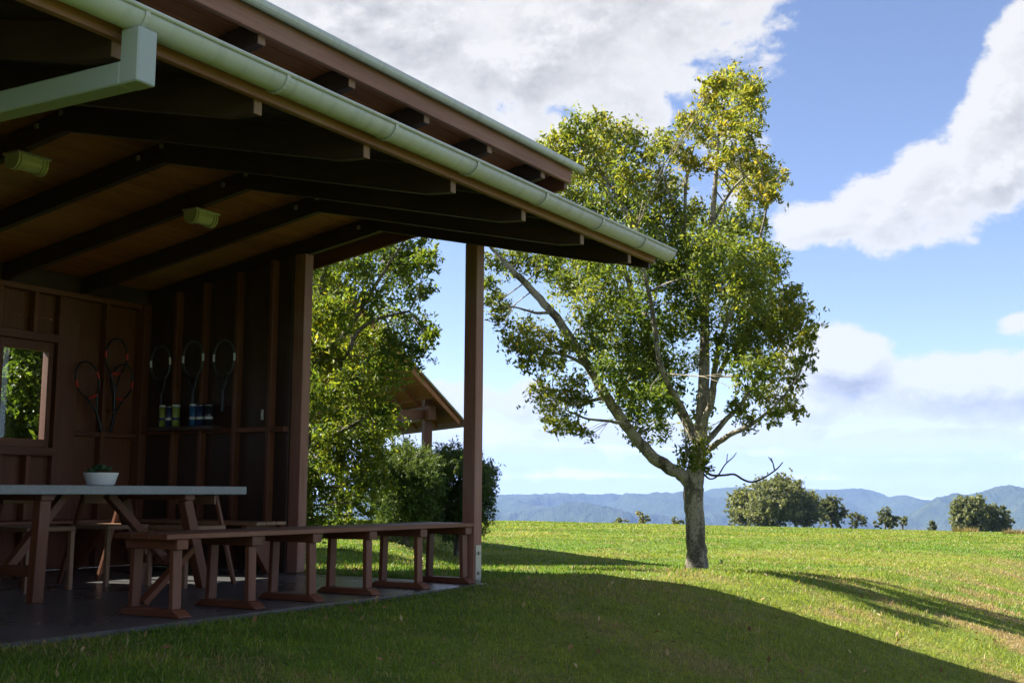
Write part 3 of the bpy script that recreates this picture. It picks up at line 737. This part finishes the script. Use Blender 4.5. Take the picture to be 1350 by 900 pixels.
def racket(base, top, normal, accent, label, group):
    """base = butt of the handle, top = tip of the head, both on the wall"""
    base, top = Vector(base), Vector(top); z = (top - base).normalized(); y = Vector(normal); y = (y - z * y.dot(z)).normalized(); x = y.cross(z)
    R = empty('tennis_racket', base, label, 'racket', group); R.rotation_mode = 'QUATERNION'; R.rotation_quaternion = Matrix((x, y, z)).transposed().to_quaternion()
    L = (top - base).length; hb = .172; ha = .130; cz = L - hb
    kids = [ellipse_tube('head_frame', ha, hb, .0105, 0, 2 * np.pi, cz, M_TEAL if accent is M_TEAL else M_BLACK, R)]
    for s in (-1, 1): kids.append(ellipse_tube('frame_stripe_highlight', ha, hb, .0112, (1.40 if s > 0 else -1.80), (1.80 if s > 0 else -1.40), cz, M_SWITCH if accent is M_TEAL else M_RED, R, False, 10))
    kids.append(ellipse_tube('bridge', ha, hb, .0132, -.38, .38, cz, accent if accent is M_RED else M_BLACK, R, False, 12))
    zt = cz - hb; V, F = tube([(spline([(s * .062, 0, zt + .012), (s * .040, 0, zt - .05), (s * .014, 0, zt - .13)], 4), np.full(9, .0115)) for s in (-1, 1)], 7)
    kids.append(np_mesh('throat', V, [F], M_BLACK, smooth=True))
    V, F = tube([([(0, 0, 0), (0, 0, .004), (0, 0, .02), (0, 0, .19), (0, 0, zt - .115)], [.001, .019, .0165, .0155, .0145])], 8)
    kids.append(np_mesh('grip', V, [F], M_BLACK, smooth=True))
    sv, sf = [], []
    def strip(p, q, wv):
        n = len(sv); sv.extend([p + wv, q + wv, q - wv, p - wv]); sf.append((n, n + 1, n + 2, n + 3))
    for i in range(-7, 8):
        xx = i * ha / 8.2; hh = hb * math.sqrt(1 - (xx / ha) ** 2); strip(np.array([xx, 0, cz - hh]), np.array([xx, 0, cz + hh]), np.array([.00035, 0, 0]))
    for i in range(-9, 10):
        zz = i * hb / 10.2; ww = ha * math.sqrt(1 - (zz / hb) ** 2); strip(np.array([-ww, .0012, cz + zz]), np.array([ww, .0012, cz + zz]), np.array([0, 0, .00035]))
    kids.append(np_mesh('strings', np.array(sv), [np.array(sf)], M_STRING))
    mats = {'head_frame': M_BLACK, 'throat': M_BLACK}
    for k in kids: k.parent = R
    return R
yb = 3.80
g1 = 'rackets with red trim on the back wall'; g2 = 'rackets with painted highlights on the end wall'
racket((-.575, yb, 1.27), (-.835, yb, 1.905), (0, -1, 0), M_RED, 'black and red tennis racket fanned towards the window on the back wall', g1)
racket((-.485, yb - .045, 1.475), (-.480, yb - .045, 2.165), (0, -1, 0), M_RED, 'black and red tennis racket hanging upright between two fanned rackets', g1)
racket((-.475, yb - .0, 1.27), (-.325, yb - .0, 1.925), (0, -1, 0), M_RED, 'black and red tennis racket fanned towards the corner of the walls', g1)
racket((-.135, 3.49, 1.44), (-.135, 3.545, 2.12), (-1, 0, 0), M_TEAL, 'black racket with painted side highlights on the end wall nearest the corner', g2)
racket((-.135, 3.075, 1.46), (-.135, 3.105, 2.14), (-1, 0, 0), M_TEAL, 'black racket with painted side highlights between two others on the end wall', g2)
racket((-.135, 2.70, 1.45), (-.135, 2.70, 2.13), (-1, 0, 0), M_TEAL, 'black racket with painted side highlights on the end wall nearest the post', g2)
SW = empty('light_switch', (-.0235, 2.30, 1.42), 'small pale switch plate on the end wall between two studs', 'switch')
box('switch_plate', -.033, -.0235, 2.285, 2.315, 1.375, 1.470, M_SWITCH, SW, .003); box('rocker', -.039, -.0332, 2.291, 2.309, 1.405, 1.440, M_WHITE, SW, .002)

# ------------------------------------------------------------------ trees
def leaves(centers, sizes, tints, wr=.40, droop=.25, up_bias=.35):
    """one folded four-point blade per leaf"""
    n = len(centers); d = RNG.normal(size=(n, 3)); d[:, 2] -= droop; d /= np.linalg.norm(d, axis=1)[:, None]
    q = RNG.normal(size=(n, 3)); q[:, 2] += up_bias * 2; s = np.cross(d, q); s /= np.linalg.norm(s, axis=1)[:, None] + 1e-9; nn = np.cross(s, d)
    L = sizes[:, None]; w = L * wr * .5
    V = np.stack([centers - d * L * .5, centers + s * w + nn * L * .06, centers + d * L * .5 - nn * L * .05, centers - s * w + nn * L * .06], 1).reshape(-1, 3)
    i = np.arange(n)[:, None] * 4; F = np.concatenate([i + np.array([0, 1, 2]), i + np.array([0, 2, 3])])
    return V, F, np.repeat(tints, 4)
def clump_points(c, r, n, per=11, spread=.30, flat=1.0):
    """leaf points strung along short twigs that fill a ball and stick out of it"""
    k = max(3, int(n / per)); d = RNG.normal(size=(k, 3)); d[:, 2] += .15; d /= np.linalg.norm(d, axis=1)[:, None]; rr = r * RNG.random(k) ** .45
    dd = d + RNG.normal(size=(k, 3)) * .45; L = r * (.35 + .45 * RNG.random(k))
    p0 = c + d * rr[:, None] * .85; p1 = p0 + dd * L[:, None]
    idx = RNG.integers(0, k, n); q = RNG.random(n)[:, None] ** .8
    return p0[idx] * (1 - q) + p1[idx] * q + RNG.normal(size=(n, 3)) * r * spread * .28, p0 * .4 + p1 * .6, idx
def make_tree(name, label, cat, Y, limbs, clusters, mleaf, mbark, leaf=.07, dens=1.1, group=None, warm=None, depth=.8, twigs=True, wr=.40, base_z=None, sides=9, per=11, spread=.30, tint_mu=.45, fdepth=None):
    paths = []; nodes = []
    for li, L in enumerate(limbs):
        pts = []
        for q in L:
            x, y, w = q[:3]; dy = q[3] if len(q) > 3 else 0.
            p = at(x, y, Y + dy); pts.append(list(p) + [w / 2 / FPX * (Y + dy)])
        S = spline(pts, 5); S[:, :3] += RNG.normal(size=(len(S), 3)) * S[:, 3:4] * (.03 if li == 0 else .10)
        if li == 0:                                             # root flare into the ground
            g = float(ground(S[0][0], S[0][1])); S[0][2] = min(S[0][2], g - .12)
            S[0][3] *= 1.12; S[1][3] *= 1.05
        paths.append((S[:, :3], np.maximum(S[:, 3], .004))); nodes.append(S)
    N = np.concatenate(nodes); base = paths[0][0][0].copy(); gz = float(ground(base[0], base[1])); base[2] = gz
    P, T, Z = [], [], []; twp = []
    for (x, y, r, *rest) in clusters:
        dy = rest[0] if rest else RNG.normal() * depth
        c = at(x, y, Y + dy); R = r / FPX * (Y + dy); n = int(dens * r * r)
        p, tw, idx = clump_points(c, R, n, per, spread); P.append(p)
        off = RNG.normal() * .05; tt = tint_mu + off + (RNG.normal(size=len(tw)) * .11)[idx] + RNG.normal(size=n) * .10
        if warm: tt = tt + warm(x, y)
        T.append(tt)
        if twigs:
            j = np.argmin(np.linalg.norm(N[:, :3] - c, axis=1) - .0 * N[:, 3]); a = N[j]
            rb = min(a[3] * .7, .006 + .02 * R); mid = (a[:3] + c) / 2 + RNG.normal(size=3) * R * .2
            path = spline([list(a[:3]) + [rb], list(mid) + [rb * .75], list(c) + [rb * .45]], 4); twp.append((path[:, :3], np.maximum(path[:, 3], .003)))
            for k in RNG.choice(len(tw), min(len(tw), 7), replace=False):
                q = path[RNG.integers(len(path) // 2, len(path))]; m_ = (q[:3] + tw[k]) / 2 + RNG.normal(size=3) * R * .1
                twp.append((np.array([q[:3], m_, tw[k]]), np.array([max(.003, q[3] * .6), .0035, .002])))
    R_ = empty(name, base, label, cat, group)
    V1, F1 = tube(paths, sides, .022)
    np_mesh('trunk', V1, [F1], mbark, R_, base, smooth=True)
    if twp:
        V2, F2 = tube(twp, 5); np_mesh('twigs', V2, [F2], mbark, R_, base, smooth=True)
    P = np.concatenate(P); T = np.clip(np.concatenate(T), 0, 1); sz = leaf * (.5 + .95 * RNG.random(len(P)))
    V3, F3, A3 = leaves(P, sz, T, wr); np_mesh('crown', V3, [F3], mleaf, R_, base, {'tint': A3})
    return R_

TY = 14.0
LIMBS = [
    [(919, 746, 29), (918, 720, 26), (916, 685, 25), (914, 650, 26), (916, 625, 25), (921, 595, 19), (925, 555, 17), (928, 500, 15), (929, 450, 13), (930, 400, 11), (935, 340, 9), (940, 280, 7.5), (944, 230, 6), (948, 180, 4.5), (955, 135, 3)],
    [(914, 640, 18), (893, 622, 17), (866, 606, 16), (845, 585, 15), (820, 553, 14), (797, 520, 13, -.1), (775, 483, 12, -.2), (752, 445, 12, -.3), (728, 412, 11, -.4), (702, 383, 9.5, -.4), (676, 357, 8, -.5), (655, 335, 5, -.5), (640, 318, 3, -.5)],
    [(920, 585, 13, .1), (905, 557, 11, .2), (885, 520, 10.5, .4), (868, 480, 10, .5), (852, 440, 9, .6), (838, 400, 8, .7), (822, 350, 7, .8), (808, 290, 6, .8), (792, 230, 4.5, .9), (780, 185, 3, .9)],
    [(912, 565, 9, -.2), (898, 535, 8, -.4), (880, 505, 7.5, -.6), (868, 470, 7, -.7), (862, 420, 6, -.8), (850, 360, 5, -.9), (840, 300, 4, -.9)],
    [(925, 600, 9, .0), (940, 588, 8, -.1), (962, 573, 7, -.3), (985, 562, 6, -.4), (1010, 545, 4.5, -.5), (1035, 520, 3.2, -.6), (1055, 490, 2.2, -.6)],
    [(923, 590, 9, .2), (938, 575, 8, .3), (955, 555, 7, .4), (975, 535, 6, .5), (995, 505, 5, .6), (1015, 475, 4, .7), (1040, 440, 2.5, .8)],
    [(925, 560, 9, -.1), (938, 530, 9, -.2), (942, 490, 8, -.3), (950, 450, 7, -.4), (965, 410, 6, -.5), (985, 365, 5, -.5), (1000, 320, 4, -.5), (1012, 270, 2.5, -.5)],
    [(925, 545, 8, .2), (940, 510, 7, .4), (955, 480, 6, .5), (985, 440, 5, .6), (1015, 415, 3.5, .6), (1045, 405, 2.5, .6)],
    [(930, 430, 7, .1), (915, 380, 6, .2), (905, 330, 5.5, .2), (903, 280, 5, .1), (905, 235, 4, .1), (915, 190, 3, .1)],
    [(905, 320, 5, .2), (893, 285, 4.5, .1), (880, 250, 4, 0), (868, 215, 3, 0)],
    [(938, 300, 5, -.1), (955, 265, 4, -.2), (980, 235, 3, -.2), (1005, 225, 2, -.2)],
    [(830, 562, 6, -.2), (805, 555, 4, -.4), (775, 552, 3, -.5), (745, 540, 2, -.6)],
    [(800, 523, 6, .1), (775, 528, 4, .2), (750, 525, 3, .3), (728, 525, 2, .3)],
    [(775, 483, 6, -.2), (750, 470, 4, -.4), (720, 462, 3, -.5), (695, 450, 2, -.5)],
    [(728, 412, 5, -.4), (705, 412, 3.5, -.6), (680, 405, 2.5, -.7), (660, 405, 2, -.7)]]
CL = """955,108,14 975,112,19 990,130,18 985,153,20 940,120,15 946,140,16 930,132,11 962,165,17 986,175,13 905,160,13 921,168,17 936,186,13 870,188,15 885,194,15 897,202,10 860,203,10
906,216,13 930,214,13 957,208,12 966,205,11 985,205,15 1000,220,18 1010,240,15 1030,236,10 986,240,20 1015,258,14 992,266,17 966,240,13 715,206,13 735,190,17 760,175,17 785,168,17 810,176,17
834,186,15 845,206,12 740,220,22 775,206,25 813,210,25 833,236,20 760,246,24 800,250,26 730,245,15 828,270,22 790,285,24 760,275,19 866,242,18 870,270,22 890,246,14 850,300,28 885,300,24 915,281,15
920,311,24 950,291,19 945,330,27 975,311,22 1000,300,12 985,340,25 1010,335,17 1025,350,12 900,346,27 860,350,30 820,330,26 790,340,24 940,370,29 985,380,27 1010,376,17 1000,410,24 1035,405,20 1055,420,17
1066,445,12 1061,476,12 1035,446,22 1000,450,22 970,420,25 960,463,20 1020,486,18 1046,501,12 990,496,20 1002,526,18 1031,530,16 1051,545,10 972,540,13 987,560,11 1020,550,10 655,345,15 680,346,17
715,345,21 745,336,22 770,346,20 645,376,11 655,400,15 661,420,11 688,440,20 676,456,12 714,450,17 700,476,16 730,480,15 744,461,13 740,371,19 762,396,22 791,386,25 780,430,21 815,400,25 810,450,25
845,411,24 840,460,25 870,441,22 830,500,26 860,490,23 800,490,16 783,460,16 710,515,13 725,531,15 745,521,16 735,555,15 755,565,12 770,531,11 776,575,8 760,501,12 860,535,21 830,545,16 880,516,18
840,576,12 870,566,14 920,570,14 915,595,16 925,540,13 905,480,17 895,430,21 920,420,17 900,390,24 930,612,8 905,610,8 850,470,22 820,520,20 870,350,26 1045,385,10 1025,425,20 985,455,15"""
CLUST = [(x, y, r * 1.14) for x, y, r in (tuple(float(a) for a in s.split(',')) for s in CL.split())]
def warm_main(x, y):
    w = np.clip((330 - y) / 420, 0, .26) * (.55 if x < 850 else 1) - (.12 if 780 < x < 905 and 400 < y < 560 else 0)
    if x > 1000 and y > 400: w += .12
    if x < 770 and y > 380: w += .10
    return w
MAIN = make_tree('lawn_tree', 'tall broad crowned tree with mottled grey trunk standing alone on the lawn', 'tree', TY, LIMBS, CLUST, M_LEAF, M_BARK, .060, 1.45, None, warm_main, .95, sides=12, tint_mu=.50, spread=.5, per=9)
# leafless branch low on the trunk
dp_ = [[(926, 618, 4), (938, 626, 3.6), (955, 626, 3.2), (968, 625, 3), (980, 632, 3), (992, 635, 2.8), (1008, 629, 2.4), (1024, 618, 2), (1032, 609, 1.4)], [(927, 624, 3), (936, 631, 2.4), (946, 627, 2.2), (956, 612, 1.8), (966, 603, 1.4), (971, 596, 1)],
       [(1021, 619, 2), (1019, 610, 1.6), (1016, 603, 1.2)], [(1019, 610, 1.4), (1013, 602, 1)], [(958, 610, 1.4), (959, 598, 1)]]
tp = []
for L in dp_:
    S = spline([list(at(x, y, TY - .05)) + [w / 2 / FPX * TY] for x, y, w in L], 4); tp.append((S[:, :3], S[:, 3]))
V, F = tube(tp, 6); np_mesh('dead_branch', V, [F], M_DEAD, MAIN, tuple(MAIN.location), smooth=True)

# shade tree behind the end wall
CL2 = """560,345,17 546,330,20 500,340,26 450,350,28 420,372,27 530,380,26 480,392,28 436,420,28 562,385,12 551,430,20 511,430,28 466,452,28 421,470,27 566,446,11 546,470,18 510,490,26 470,510,28 426,530,27
500,541,18 461,560,26 421,590,27 490,586,20 456,620,24 416,650,25 480,626,15 446,666,20 468,660,12 500,300,28 440,300,28 392,330,36 392,420,36 386,520,36 380,620,34 480,250,34 420,235,38 536,280,26 390,270,36
520,345,20 475,355,20 450,480,22 520,455,20 440,590,20 500,560,24 490,610,24 470,640,22 500,640,16 410,690,20 430,620,22 540,350,18  455,690,14 480,680,12"""
C2 = [tuple(float(a) for a in s.split(',')) for s in CL2.split()]
make_tree('shade_tree', 'dense leafy tree with yellow green lower leaves behind the pinkish post', 'tree', 15.8,
          [[(404, 705, 20), (404, 640, 18), (402, 560, 17), (404, 500, 15), (412, 440, 12), (425, 370, 9), (445, 310, 6), (460, 260, 4)], [(404, 500, 11), (425, 470, 9), (455, 440, 8), (480, 400, 6), (505, 360, 4.5), (525, 330, 3)],
           [(403, 560, 11), (425, 530, 9), (450, 490, 7), (470, 440, 6), (500, 420, 4), (540, 410, 3)], [(404, 600, 9), (430, 580, 7), (465, 560, 5), (500, 540, 3)], [(404, 500, 9), (395, 430, 8), (385, 350, 6), (385, 280, 4)]],
          C2, M_LEAF2, M_BARK2, .072, 1.45, None, lambda x, y: .05 if x < 480 else 0., .9, tint_mu=.56, spread=.5, per=9)

# rounded shrubs by the second shelter
def shrub_cl(cx, cy_, rx, ry, n, r):
    out = []
    for _ in range(n):
        a = RNG.random() * 6.283; q = RNG.random() ** .5; out.append((cx + rx * q * math.cos(a), cy_ + ry * q * math.sin(a), r * (.8 + .5 * RNG.random()), RNG.normal() * .45))
    return out
make_tree('rounded_shrub', 'dark rounded shrub with brownish top between the shade tree and the corner post', 'shrub', 19.5, [[(536, 702, 8), (536, 670, 7), (540, 630, 5), (545, 590, 3)], [(536, 680, 5), (520, 650, 4), (510, 610, 3)], [(537, 675, 5), (556, 650, 4), (566, 620, 2.5)]],
          shrub_cl(535, 644, 38, 56, 110, 13), M_SHRUB, M_BARK2, .06, 2.6, 'shrubs beside the shelter', lambda x, y: .25 if y < 590 else 0, .4, wr=.3, tint_mu=.45)
make_tree('rounded_shrub', 'very dark rounded shrub showing on both sides of the corner post', 'shrub', 21, [[(603, 702, 8), (603, 670, 7), (606, 630, 5), (608, 600, 3)], [(603, 680, 5), (585, 650, 4), (578, 620, 3)], [(604, 675, 5), (630, 650, 4), (640, 620, 2.5)]],
          shrub_cl(602, 650, 46, 52, 110, 13), M_SHRUB, M_BARK2, .06, 2.6, 'shrubs beside the shelter', None, .4, wr=.3, tint_mu=.32)

# trees outside the window
def back_tree(px, dv, rpx, label, seed):
    base = on_plane(px, 560, 1, 3.93 + dv); X, Y = world_to_view(base[0], base[1]); cl = []
    for i in range(40):
        cl.append((px + RNG.normal() * 55, 300 + RNG.random() * 330, 26 + RNG.random() * 14, RNG.normal() * .9 + .5))
    return make_tree('window_tree', label, 'tree', Y, [[(px, 770, rpx), (px - 3, 640, rpx), (px + 4, 540, rpx * .9), (px - 4, 440, rpx * .75), (px + 10, 320, rpx * .5), (px, 200, rpx * .25)], [(px + 3, 540, rpx * .5), (px + 25, 470, rpx * .35), (px + 50, 380, rpx * .2)], [(px - 2, 500, rpx * .5), (px - 25, 430, rpx * .35), (px - 50, 340, rpx * .2)]],
                     cl, M_LEAF2, M_BARK2, .075, 1.3, 'trees behind the back wall', None, .9, tint_mu=.32)
back_tree(45, 2.3, 17, 'thick trunked tree outside the window, nearest the rackets', 1)
back_tree(16, 3.4, 12, 'thin trunked tree outside the window, behind a thicker trunk', 2)

# far gum trees beyond the field
def gum(x, y_top, y_base, w, label, Y=150., n=16, tint=.45):
    h = y_base - y_top; cl = []
    for _ in range(n):
        a = RNG.random() * 6.283; q = RNG.random() ** .5; yy = RNG.random()
        cl.append((x + w * .46 * q * math.cos(a) * (1 - .35 * (1 - yy)), y_top + h * (.14 + .70 * yy), h * .16 * (.8 + .6 * RNG.random()), RNG.normal() * w * .16 / FPX * Y))
    L = [[(x, y_base + 14, 2.6), (x, y_base - h * .25, 2.2), (x + w * .04, y_base - h * .55, 1.5), (x, y_top + h * .1, .8)], [(x, y_base - h * .3, 1.4), (x - w * .15, y_base - h * .55, 1.0), (x - w * .3, y_top + h * .35, .6)], [(x, y_base - h * .35, 1.4), (x + w * .15, y_base - h * .55, 1.0), (x + w * .3, y_top + h * .35, .6)]]
    return make_tree('gum_tree', label, 'tree', Y, L, cl, M_FARLEAF, M_BARK2, .38, 3.2, 'gum trees beyond the field', None, 1., twigs=False, sides=6, per=9, spread=.42, tint_mu=tint, wr=.6)
gum(1026, 629, 694, 74, 'tallest wide gum tree of the clump beyond the field', 150, 51)
gum(984, 646, 694, 50, 'lower gum tree on the lone tree side of the tallest gum', 155, 33)
gum(1064, 650, 694, 46, 'gum tree tucked against the far side of the tallest gum', 152, 30)
gum(1096, 656, 694, 44, 'rounded dark gum tree between the wide clump and a small dark tree', 158, 30, .3)
gum(1129, 674, 696, 26, 'small dark tree standing between two bigger gums', 150, 14, .25)
gum(1167, 671, 698, 34, 'dark round gum tree before the tussocks', 150, 16, .22)
gum(1190, 680, 698, 22, 'small gum tree leaning on a dark round one', 152, 10, .25)
gum(1276, 655, 704, 50, 'gum tree with a high open crown behind the fence post', 140, 36, .4)
gum(1312, 667, 704, 46, 'lower dark gum tree beside the fence post', 142, 30, .28)
gum(848, 675, 692, 18, 'small brownish tree on the field edge between hill and trunk', 150, 10, .7)
gum(818, 681, 692, 24, 'low brownish bush on the field edge under the spur', 150, 10, .6)
gum(893, 680, 693, 22, 'low dark tree on the field edge beside the trunk', 150, 10, .25)
gum(1230, 684, 702, 26, 'low dark bush behind the dry tussocks', 150, 10, .25)

# tussocks and fence posts along the field's far edge
def tussock(x, y, w, label):
    p = ground_at(x, y, 40.); X, Y = world_to_view(p[0], p[1]); n = 420; R = w / 2 / FPX * Y
    a = RNG.random(n) * 6.283; q = RNG.random(n) ** .5; B = np.stack([p[0] + R * q * np.cos(a), p[1] + R * q * np.sin(a), np.full(n, p[2] - .03)], 1)
    d = np.stack([q * np.cos(a) * .7, q * np.sin(a) * .7, np.ones(n)], 1) + RNG.normal(size=(n, 3)) * .22; H = (.24 * R + .16) * (.6 + .6 * RNG.random(n))
    s = RNG.normal(size=(n, 3)); s[:, 2] = 0; s /= np.linalg.norm(s, axis=1)[:, None]; s *= .03
    V = np.stack([B - s, B + s, B + d * H[:, None]], 1).reshape(-1, 3); F = np.arange(n * 3).reshape(-1, 3)
    o = np_mesh('grass_tussock', V, [F], M_TUSS, None, tuple(p), {'tint': np.repeat(RNG.random(n), 3)})
    return setp(o, label, 'tussock', 'dry tussocks on the field edge')
for x, y, w, lb in ((1190, 697, 34, 'dry yellow tussock right in front of the dark round gum'), (1213, 697, 22, 'small dry tussock beside the short post near the low dark bush'), (1272, 701, 30, 'wide dry tussock at the foot of the high crowned gum'),
                    (1338, 704, 26, 'dry tussock past the tall fence post under the lower dark gum'), (1150, 694, 16, 'smallest dry tussock between the small dark tree and the round gum')): tussock(x, y, w, lb)
def fence_post(x, y, hpx, label):
    p = ground_at(x, y, 40.); X, Y = world_to_view(p[0], p[1]); h = hpx / FPX * Y; w = .075 if hpx < 12 else .11
    V, F = tube([([(p[0], p[1], p[2] - .1), (p[0] + .01, p[1], p[2] + h * .5), (p[0] + .02, p[1], p[2] + h), (p[0] + .02, p[1], p[2] + h + .01)], [w, w * .95, w * .9, .01])], 8)
    o = np_mesh('fence_post', V, [F], M_POSTW, None, tuple(p)); return setp(o, label, 'post', 'old posts along the field edge')
fence_post(1299, 700, 20, 'tall weathered fence post in front of the dark gum trees')
for x, y, lb in ((1053, 692, 'short pale post in front of the tallest wide gum tree'), (1120, 693, 'short pale post beside the small dark tree'), (1206, 698, 'short pale post between two dry tussocks')): fence_post(x, y, 7, lb)

# ------------------------------------------------------------------ second shelter (gable end towards us)
YA = 22.5; BETA = rad(24)                       # the ridge runs away to the left of the line of sight
ev = at(611, 557, YA); evx = world_to_view(ev[0], ev[1])[0]; ez = ev[2]
HW, LEN = 3.3, 15.0; rdg_x = -HW; rz_ = ez + HW; YB_ = LEN; YA0 = 0.0
s_ax = rot_w((-math.sin(BETA), math.cos(BETA), 0)); s_rt = rot_w((math.cos(BETA), math.sin(BETA), 0)); s_o = np.array([ev[0], ev[1], 0.])
S2 = empty('gable_shelter', tuple(s_o + s_rt * rdg_x + s_ax * LEN / 2 + np.array([0, 0, -.45])), 'distant open shelter with a steep orange brown gable roof behind the shrubs', 'shelter')
def vprism(name, pts, y0, y1, mat, parent):
    """polygon pts (x right, z) extruded ahead from y0 to y1, in the shelter's own axes"""
    me_o = prism(name, pts, y0, y1, mat, None, 'y', .004)
    loc = Vector(me_o.location); me_o.location = Vector(s_o + s_rt * loc.x + s_ax * loc.y + np.array([0, 0, loc.z])) - parent.location
    me_o.rotation_euler.z = math.atan2(s_rt[1], s_rt[0]); me_o.parent = parent
    return me_o
th = .03
for s in (1, -1):
    X = lambda d: rdg_x + s * d
    vprism('roof_sheet', [(X(0), rz_ + .06), (X(HW), ez + .06), (X(HW), ez + .09), (X(0), rz_ + .09)], YA0, YB_, M_ROOF, S2)
    for k in range(14):
        a, b = HW * k / 14, HW * (k + 1) / 14 - .012
        vprism('lining_board', [(X(a), rz_ - a + .03), (X(b), rz_ - b + .03), (X(b), rz_ - b + .055), (X(a), rz_ - a + .055)], YA0 + .03, YB_ - .03, W['linY'], S2)
    for y in np.arange(YA0 + .05, YB_, 1.2):
        vprism('rafter', [(X(.02), rz_ - .02 - .16), (X(HW - .05), ez + .05 - .10), (X(HW - .05), ez + .05 + .02 - .03), (X(.02), rz_ - .02 + .03)], y, y + .05, W['linZ'], S2)
    vprism('fascia', [(X(HW + .01), ez - .08), (X(HW + .05), ez - .08), (X(HW + .05), ez + .07), (X(HW + .01), ez + .07)], YA0, YB_, W['redX'], S2)
    for y in (YA0 + .5, YA0 + 6.5, YB_ - 1.2):
        px_ = X(HW - .52); vprism('post', [(px_ - .08, -.5), (px_ + .08, -.5), (px_ + .08, ez + .45), (px_ - .08, ez + .45)], y, y + .16, W['redZ'], S2)
    vprism('plate_beam', [(X(HW - .60), ez + .06), (X(HW - .44), ez + .06), (X(HW - .44), ez + .32), (X(HW - .60), ez + .32)], YA0 + .3, YB_ - .4, W['redY'], S2)
vprism('tie_beam', [(rdg_x - HW + .6, ez + .07), (rdg_x + HW - .6, ez + .07), (rdg_x + HW - .6, ez + .25), (rdg_x - HW + .6, ez + .25)], YA0 + .52, YA0 + .64, W['redX'], S2)
vprism('low_wall', [(rdg_x - 1.5, -.6), (rdg_x + 1.5, -.6), (rdg_x + 1.5, .18), (rdg_x - 1.5, .18)], YA0 + 3.0, YA0 + 3.12, W['darkX'], S2)

# ------------------------------------------------------------------ grass blades, litter, sprout
def blades(n_try, Ymin, Ymax, power, ang, hmin, hmax, wk):
    q = RNG.random(n_try); e = 2 - power; Yr = (Ymin ** e + q * (Ymax ** e - Ymin ** e)) ** (1 / e)
    a = (RNG.random(n_try) * 2 - 1) * ang; X = Yr * np.tan(a)
    u = (X - PX) * SH + (Yr - PY) * CH; v = -(X - PX) * CH + (Yr - PY) * SH
    keep = ~((u < .03) & (v > -.155 + .05 * np.clip((u + .9) / .8, 0, 1) * RNG.random(n_try)) & (v < 4.3)); u, v, Yr = u[keep], v[keep], Yr[keep]; n = len(u)
    z = ground(u, v) - .004
    patch = value_noise(u * 1.9 + 100, 5, 3) + value_noise(v * 1.9 + 77, 6, 3)
    h = (hmin + (hmax - hmin) * RNG.random(n) ** 1.5) * (1 + .40 * np.clip(patch, -.7, .9)); w = wk * np.maximum(1, Yr / 7.) * (.7 + .6 * RNG.random(n))
    th = RNG.random(n) * 6.283; s = np.stack([np.cos(th), np.sin(th), np.zeros(n)], 1) * w[:, None] * .5
    la = RNG.random(n) * 6.283; lean = np.stack([np.cos(la), np.sin(la), np.zeros(n)], 1) * (h * (.25 + .75 * RNG.random(n)))[:, None]
    B = np.stack([u, v, z], 1); up = np.array([0, 0, 1.])
    M = B + lean * .35 + up * (h * .62)[:, None]; T = B + lean + up * h[:, None]
    V = np.stack([B - s, B + s, M + s * .75, M - s * .75, T], 1).reshape(-1, 3); i = np.arange(n)[:, None] * 5
    return V, i + np.array([0, 1, 2, 3]), i + np.array([3, 2, 4]), np.repeat(np.clip(.5 + RNG.normal(size=n) * .22, 0, 1), 5), np.repeat(RNG.random(n), 5)
V, F4, F3, T, D = blades(380000, 3.6, 48, 1.62, rad(29), .016, .046, .0044)
Vb, F4b, F3b, Tb, Db = blades(120000, 40, 125, 1.62, rad(29), .03, .07, .0050); o5 = len(V)
V = np.concatenate([V, Vb]); F4 = np.concatenate([F4, F4b + o5]); F3 = np.concatenate([F3, F3b + o5]); T = np.concatenate([T, Tb]); D = np.concatenate([D, Db])
gr = np_mesh('grass', V, [F4, F3], M_GRASS, None, (0, 0, 0), {'tint': T, 'dryrand': D}); setp(gr, 'short green lawn grass with scattered dry blades', 'grass', kind='stuff')
n = 420; Yr = 4.2 + RNG.random(n) ** 1.2 * 8; X = Yr * (RNG.random(n) * 1.0 - .42)
u = (X - PX) * SH + (Yr - PY) * CH; v = -(X - PX) * CH + (Yr - PY) * SH; k = ~((u < .1) & (v > -.2)); u, v = u[k], v[k]
P = np.stack([u, v, ground(u, v) + .028 + .012 * RNG.random(len(u))], 1); V, F, A = leaves(P, .028 + .035 * RNG.random(len(u)), RNG.random(len(u)), .45, 0, 1.6)
lt = np_mesh('leaf_litter', V, [F], M_LITTER, None, (0, 0, 0), {'tint': A}); setp(lt, 'brown and pale fallen leaves scattered on the lawn', 'leaf litter', kind='stuff')
sp = ground_at(951, 744, 8.); n = 60; C_ = sp + np.stack([RNG.normal(size=n) * .02, RNG.normal(size=n) * .02, RNG.random(n) * .09], 1); V, F, A = leaves(C_, .03 + .02 * RNG.random(n), RNG.random(n) * .4, .4)
so = np_mesh('weed_sprout', V, [F], M_SHRUB, None, tuple(sp), {'tint': A}); setp(so, 'tiny dark weed sprout in the grass beside the trunk', 'weed')

# ------------------------------------------------------------------ haze
M_HAZE, t, out = material('haze')
pv_ = t.new('ShaderNodeVolumePrincipled'); pv_.inputs['Color'].default_value = (.33, .51, 1, 1); pv_.inputs['Density'].default_value = 0.74e-4; pv_.inputs['Anisotropy'].default_value = .0
t.l.new(pv_.outputs[0], out.inputs['Volume'])
hz = box('haze', -9000, 15000, -12000, 14000, -216.5, 420, M_HAZE, None, 0)
setp(hz, 'thin blue haze filling the valley air', 'haze', kind='stuff')
